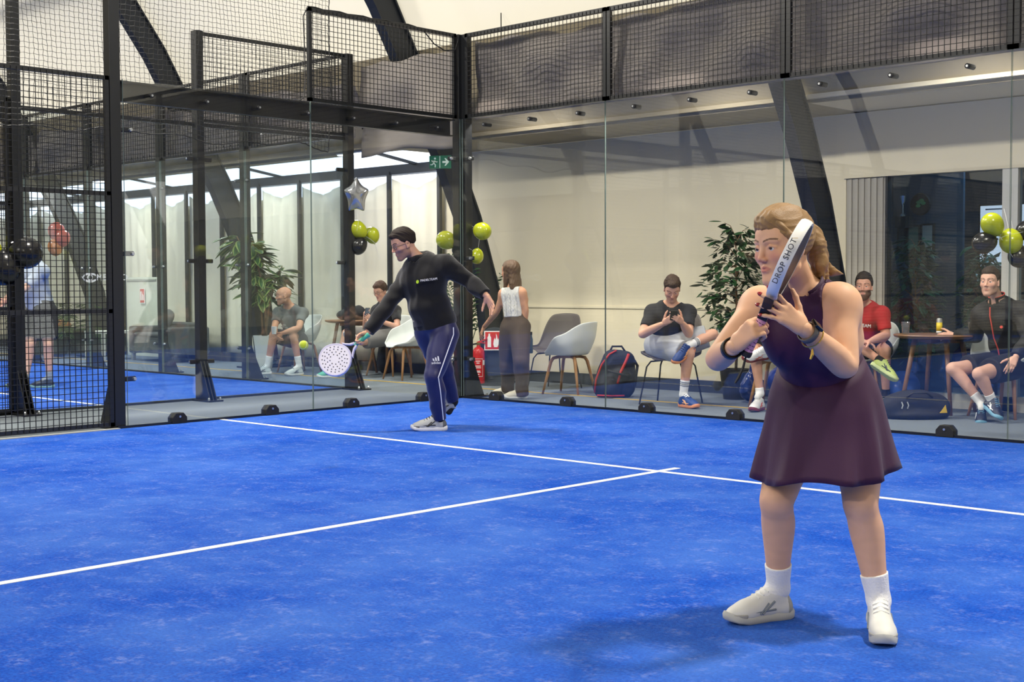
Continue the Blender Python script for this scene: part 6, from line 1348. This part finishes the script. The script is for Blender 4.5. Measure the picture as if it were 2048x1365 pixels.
bt = thing('water_bottle', 'dark glass bottle in the hand of the woman in the vest', 'bottle', tuple(PV.J['wrR'] + np.array([.05, .03, -.28]))); MB().lathe([(.03, 0), (.034, .01), (.034, .15), (.026, .18), (.026, .20), (0, .20)], (0, 0, 0), 16).build('body', mat('bottle_grey', (70, 86, 92), .25), bt, auto=40); MB().lathe([(.028, .20), (.028, .23), (0, .23)], (0, 0, 0), 12).build('cap', M_RUB, bt)

# ================================================================== balloons
BAL = {}
def balloon(c, r, col, label, tail=(0, 0, -1), group=None, gloss=.22, strg=.25):
    key = col; m = mat('balloon_%d_%d_%d' % col, col, gloss, spec=.6, var=.05, vscale=6)
    t = unit(tail); o = thing('balloon', label, 'balloon', tuple(c), 0, group); a = unit(np.cross(t, [.3, .9, .2])); b = np.cross(t, a); rings = []
    for i in range(17):
        s = i / 16; ang = math.pi * s; rad = r * math.sin(ang) ** .92 * (1 - .10 * (s - .5) * (1 if s > .5 else 0) * 2); ax = -math.cos(ang) * r * (1.06 if s < .5 else 1.22)
        rad = max(rad, .0006 if s < .5 else .007); rings.append([tuple(t * ax + (a * math.cos(w) + b * math.sin(w)) * rad) for w in [2 * math.pi * j / 24 for j in range(24)]])
    MB().loft(rings).build('skin', m, o, smooth=True)
    MB().tube([tuple(t * r * 1.2), tuple(t * r * 1.25), tuple(t * r * 1.30)], [.006, .006, .012], 8).build('knot', m, o)
    MB().tube([tuple(t * r * 1.25), tuple(t * (r * 1.25 + strg * .3) + ZU * .01), tuple(t * (r * 1.25 + strg * .8))], .0012, 4).build('string', WH, o)
    return o
LIME = (178, 186, 22); BLK = (22, 22, 24)
balloon((-1.86, .10, 1.87), .105, LIME, 'lime balloon on the neighbouring corner post above the black one', (.3, .4, -.4)); balloon((-1.83, .30, 1.81), .09, LIME, 'lime balloon half hidden behind the one on the corner post', (0, .2, -.5)); balloon((-1.84, .10, 1.675), .10, BLK, 'black balloon under the lime pair on the corner post', (.2, .4, .6))
balloon((.16, .16, 1.79), .095, LIME, 'lime balloon outside the glass beside the corner post', (-1, .1, .3)); balloon((-.22, -.02, 1.70), .10, LIME, 'lime balloon half hidden behind the corner post', (.8, .3, -.3)); balloon((.03, .20, 1.52), .075, LIME, 'small lime balloon low behind the corner post', (0, .2, .8)); balloon((-.17, .12, 1.60), .07, BLK, 'small black balloon under the lime one at the corner post', (.4, .2, .6))
for (c, r, col, lb, tl) in (((5.66, .45, 1.69), .088, LIME, 'lime balloon at the top of the cluster by the room', (.3, .2, -.6)), ((5.60, .43, 1.54), .088, BLK, 'black balloon left under the top lime balloon of the room cluster', (.7, .2, .2)), ((5.76, .58, 1.55), .092, LIME, 'lime balloon low in the cluster by the room', (-.2, .2, .5)), ((5.86, .70, 1.64), .09, BLK, 'black balloon right beside the lime ones of the room cluster', (-.6, 0, 0)), ((5.79, .66, 1.43), .085, BLK, 'black balloon at the bottom of the room cluster', (-.2, .1, .7))): balloon(c, r, col, lb, tl)
balloon((-1.86, -3.98, 1.54), .155, BLK, 'big black balloon on the mast in front of the player', (-.8, -.5, -.1)); balloon((-1.92, -4.16, 1.39), .15, BLK, 'big black balloon lower on the mast by the mesh', (0, 0, 1)); balloon((-2.05, -4.28, 1.57), .14, LIME, 'big lime balloon behind the black pair on the mast', (.4, .4, -.4))
for (c, r, col, lb) in (((-9.6, .35, 2.09), .13, (196, 60, 52), 'red balloon high in the far bunch'), ((-9.5, .40, 1.98), .12, (206, 92, 84), 'pinkish red balloon in the far bunch'), ((-9.6, .33, 1.84), .12, (214, 120, 56), 'orange balloon at the bottom of the far bunch')): balloon(c, r, col, lb)
balloon((4.02, 2.12, .19), .17, (64, 104, 200), 'blue balloon lying on the floor under the round table', (0, .5, .1), strg=.05); balloon((3.30, 2.05, .18), .15, (92, 56, 150), 'purple balloon lying behind the seated legs', (0, .5, .1), strg=.05); balloon((2.75, 2.0, .2), .17, (34, 52, 140), 'dark blue balloon lying by the wall behind the plant pot', (0, .5, .1), strg=.05)
# silver foil star
fs = thing('foil_balloon', 'silver foil star balloon above the lime pair', 'balloon', (-1.72, -.02, 2.25), .75); rings = []
for k, y in ((.25, -.075), (.72, -.05), (1.0, 0), (.72, .05), (.25, .075)):
    rings.append([((.26 if i % 2 == 0 else .12) * k * math.sin(math.pi * i / 5) * .8, y, (.30 if i % 2 == 0 else .13) * k * math.cos(math.pi * i / 5)) for i in range(10)])
MB().loft(rings).build('skin', mat('foil_silver', (196, 198, 202), .18, .85, var=.1, vscale=9), fs, smooth=True, sub=2); MB().tube([(0, 0, -.19), (.02, 0, -.3), (0, .02, -.4)], .0015, 4).build('string', WH, fs)

# ================================================================== plants
def leaf_mesh(name, w, m_in, m_edge, droop=.25, n=6):
    mb = MB(); rows = []
    for i in range(n + 1):
        t = i / n; ww = w * math.sin(math.pi * min(1, t * .94 + .03)) ** .8 * (1 - .25 * t); z = .08 * t - droop * t * t
        rows.append([(ww * q, t, z - abs(q) * .10 * ww * 2 + .004) for q in (-1, -.62, 0, .62, 1)])
    for i in range(n):
        for j in range(4):
            mb.cur = 1 if j in (0, 3) else 0; mb.add([rows[i][j], rows[i][j + 1], rows[i + 1][j + 1], rows[i + 1][j]], [(0, 1, 2, 3)])
    o = mb.build(name, [m_in, m_edge], smooth=True); me = o.data; bpy.data.objects.remove(o); return me
def put_leaf(me, parent, p, d, up, s, roll=0.0):
    d = unit(d); x = unit(np.cross(d, up)) if np.linalg.norm(np.cross(d, up)) > 1e-3 else np.array([1, 0, 0]); z = np.cross(x, d)
    if roll: x, z = x * math.cos(roll) + z * math.sin(roll), z * math.cos(roll) - x * math.sin(roll)
    o = bpy.data.objects.new('leaf', me); COL.objects.link(o); o.parent = parent
    o.matrix_local = Matrix(((x[0] * s, d[0] * s, z[0] * s, p[0]), (x[1] * s, d[1] * s, z[1] * s, p[1]), (x[2] * s, d[2] * s, z[2] * s, p[2]), (0, 0, 0, 1)))
def pot(parent, r0, r1, h, m, z=0): MB().lathe([(r0, z), (r0, z + .01), (r1, z + h), (r1 - .02, z + h), (r1 - .03, z + h - .05), (0, z + h - .05)], (0, 0, 0), 28).build('pot', m, parent, auto=50)
M_LG = mat('leaf_green', (42, 92, 40), .4, var=.25, vscale=9); M_LY = mat('leaf_variegated', (150, 168, 92), .45, var=.2, vscale=9); M_LD = mat('leaf_dark', (30, 66, 32), .35, var=.3, vscale=9); M_LD2 = mat('leaf_dark_edge', (40, 80, 38), .35); M_BARK = mat('bark', (128, 96, 66), .8, var=.2, vscale=20); M_SOIL = mat('soil', (44, 34, 28), .95)
rp1 = random.Random(21)
pl = thing('potted_plant', 'tall variegated plant with cane stems in a white pot by the bald man', 'plant', (-5.50, 1.38, -.004), .77); pot(pl, .10, .16, .50, mat('pot_white', (226, 228, 224), .4)); MB().lathe([(0, .45), (.135, .45)], (0, 0, 0), 20).build('soil', M_SOIL, pl)
LV = leaf_mesh('leaf_a', .21, M_LG, M_LY, .35)
stems = [[(-.02, .0, .45), (-.05, .02, 1.0), (-.20, .03, 1.5), (-.38, .02, 1.92)], [(.03, .0, .45), (.0, .0, 1.1), (-.10, -.02, 1.6), (-.16, .0, 1.85)], [(.0, .03, .45), (.06, .03, .9), (.16, .06, 1.3), (.25, .10, 1.50)]]
for st_ in stems: MB().tube(st_, [.018, .016, .013, .008], 8).build('stem', M_BARK, pl, smooth=True)
for i in range(215):
    st_ = stems[rp1.choice((0, 0, 1, 1, 2))]; t = rp1.uniform(.25, 1.0) ** .7 * 2.999; k = min(2, int(t)); p = lerp(st_[k], st_[k + 1], t - k)
    a = rp1.uniform(0, 6.28); el_ = rp1.uniform(-.75, .35); d = np.array([math.cos(a), math.sin(a), el_]); p = np.array(p) + d * rp1.uniform(.02, .13); put_leaf(LV, pl, p, d, ZU, rp1.uniform(.22, .34), rp1.uniform(-.4, .4))
LF = leaf_mesh('leaf_b', .30, M_LD, M_LD2, .3, 5)
def ficus(loc, h0, h1, rad, n, label, seed, me, s0, s1, potm, ph=.3, lean=(0, 0)):
    r = random.Random(seed); t = thing('potted_plant', label, 'plant', loc); pot(t, .13, .17, ph, potm); MB().lathe([(0, ph - .045), (.14, ph - .045)], (0, 0, 0), 20).build('soil', M_SOIL, t)
    MB().tube([(0, 0, ph - .05), (.02, .01, h0), (lean[0] * .5, lean[1] * .5, (h0 + h1) / 2), (lean[0], lean[1], h1 - .05)], [.016, .014, .010, .004], 8).build('trunk', M_BARK, t, smooth=True)
    for b_ in range(26):
        z = h0 + (h1 - h0) * (b_ + .5) / 26; a = b_ * 2.4 + r.uniform(-.3, .3); q = (z - h0) / (h1 - h0); R_ = rad * (.35 + .9 * math.sin(math.pi * min(1, q * .8 + .15))) * r.uniform(.7, 1.05)
        c = np.array([lean[0] * q, lean[1] * q, z]); e = c + np.array([math.cos(a) * R_, math.sin(a) * R_, r.uniform(-.02, .22)]); mdl = lerp(c, e, .5) + ZU * .05
        MB().tube([tuple(c), tuple(mdl), tuple(e)], [.006, .004, .002], 5).build('branch', M_BARK, t)
        for i in range(max(3, int(n / 26))):
            s = r.uniform(.25, 1.05); p = lerp(c, e, s) + ZU * .05 * math.sin(math.pi * min(1, s)); dd = np.array([math.cos(a + r.uniform(-1.6, 1.6)), math.sin(a + r.uniform(-1.6, 1.6)), r.uniform(-.8, .5)])
            put_leaf(me, t, p + dd * .02, dd, ZU, r.uniform(s0, s1), r.uniform(-.6, .6))
    # the finer leaves between, too many to count
    fm = MB(); fm.keep = True
    for i in range(420):
        q = r.random() ** .8; z = h0 - .12 + (h1 - h0 + .1) * q; R_ = rad * (.35 + .85 * math.sin(math.pi * min(1, q * .8 + .15))) * r.random() ** .5; a = r.uniform(0, 6.28); c = np.array([lean[0] * q + R_ * math.cos(a), lean[1] * q + R_ * math.sin(a), z])
        dd = unit([math.cos(a + r.uniform(-1, 1)), math.sin(a + r.uniform(-1, 1)), r.uniform(-1, .4)]); x = unit(np.cross(dd, [.1, .2, 1])); l_ = r.uniform(s0, s1) * .85; nn = np.cross(x, dd)
        fm.add([tuple(c), tuple(c + dd * l_ * .45 + x * l_ * .26 - nn * .006), tuple(c + dd * l_), tuple(c + dd * l_ * .45 - x * l_ * .26 - nn * .006), tuple(c + dd * l_ * .5 + nn * .006)], [(0, 1, 4), (1, 2, 4), (2, 3, 4), (3, 0, 4)])
    fo = fm.build('foliage', me.materials[0], t, smooth=True); fo['kind'] = 'stuff'
    return t
ficus((2.26, 1.84, -.004), .72, 1.72 , .30, 286, 'leafy dark green ficus beside the woman in plum', 5, LF, .085, .135, mat('pot_dark', (40, 42, 44), .5), .32)
LR = leaf_mesh('leaf_c', .22, mat('leaf_teal', (28, 84, 66), .35, var=.25, vscale=9), mat('leaf_teal_edge', (50, 110, 84), .35), .4, 5)
ficus((3.78, 2.85, -.004), .55, 1.62, .22, 170, 'green leafy plant standing inside the glazed room by the window', 8, LR, .09, .15, mat('pot_dark', (40, 42, 44), .5), .3)
ficus((4.35, 3.2, -.004), .55, 1.5, .22, 90, 'dim leafy plant deeper inside the glazed room', 11, LR, .10, .16, mat('pot_dark', (40, 42, 44), .5), .3)
def palm(loc, n, h, L, label, seed, potm, lm):
    r = random.Random(seed); t = thing('potted_palm', label, 'palm', loc); pot(t, .14, .19, .34, potm); MB().lathe([(0, .29), (.16, .29)], (0, 0, 0), 20).build('soil', M_SOIL, t)
    for i in range(n):
        a = i * 2.4 + r.uniform(-.3, .3); el_ = r.uniform(.5, 1.25) if L > .25 else r.uniform(1.15, 1.48); q = [np.array([0, 0, .30])]; d = np.array([math.cos(a) * math.cos(el_), math.sin(a) * math.cos(el_), math.sin(el_)]); p = q[0]; hh_ = h * r.uniform(.75, 1.05)
        for k in range(9): d = unit(d + np.array([0, 0, -.085 * k * (.5 if L > .25 else .25)])); p = p + d * hh_ / 8; q.append(p)
        mb = MB(); mb.tube([tuple(z) for z in q], [.006 - .0005 * k for k in range(10)], 5); mb.cur = 0
        for k in range(3, 10):
            for f in (0, .5):
                if k == 9 and f: continue
                c = q[k] if f == 0 else lerp(q[k], q[min(9, k + 1)], f); dd = unit(q[min(9, k + 1)] - q[k - 1]); sd = unit(np.cross(dd, ZU))
                for sgn in (-1, 1):
                    l_ = L * (1 - .5 * abs(k - 6) / 4) * r.uniform(.85, 1.1); tip = c + (sd * sgn * .8 + dd * .6 - ZU * .25) * l_; md = lerp(c, tip, .5) + ZU * .02; w = unit(np.cross(tip - c, ZU)) * .010
                    mb.add([tuple(c), tuple(md + w), tuple(tip), tuple(md - w)], [(0, 1, 2), (0, 2, 3)])
        mb.build('frond', lm, t)
    return t
M_PALM = mat('palm_green', (58, 92, 48), .5, var=.2, vscale=10)
palm((-11.25, 1.16, -.004), 15, .98, .26, 'feathery palm in a pot beyond the neighbouring court', 3, mat('pot_dark', (40, 42, 44), .5), M_PALM); palm((-1.62, 1.66, -.004), 12, 1.2, .17, 'feathery palm behind the extinguisher stand', 6, mat('pot_white', (226, 228, 224), .4), M_PALM)

# ================================================================== ball
def ball(loc):
    t = thing('padel_ball', 'fluorescent yellow padel ball in the air by the white racket', 'ball', loc)
    MB().lathe([(.033 * math.sin(math.pi * i / 16), -.033 * math.cos(math.pi * i / 16)) for i in range(17)], (0, 0, 0), 24).build('felt', mat('ball_felt', (206, 226, 48), .9, bump=.6, bscale=300, sheen=.5), t, smooth=True)
    pts = []
    for i in range(48):
        w = 2 * math.pi * i / 48; a = .44; x = math.cos(w) + a * math.cos(3 * w) * .35; y = math.sin(w) - a * math.sin(3 * w) * .35; z = .9 * math.sin(2 * w); q = unit((x, y, z)) * .0331; pts.append(tuple(q))
    MB().tube(pts, .0012, 4, closed=True).build('seam', WH, t)
ball((2.91, -4.33, .81))
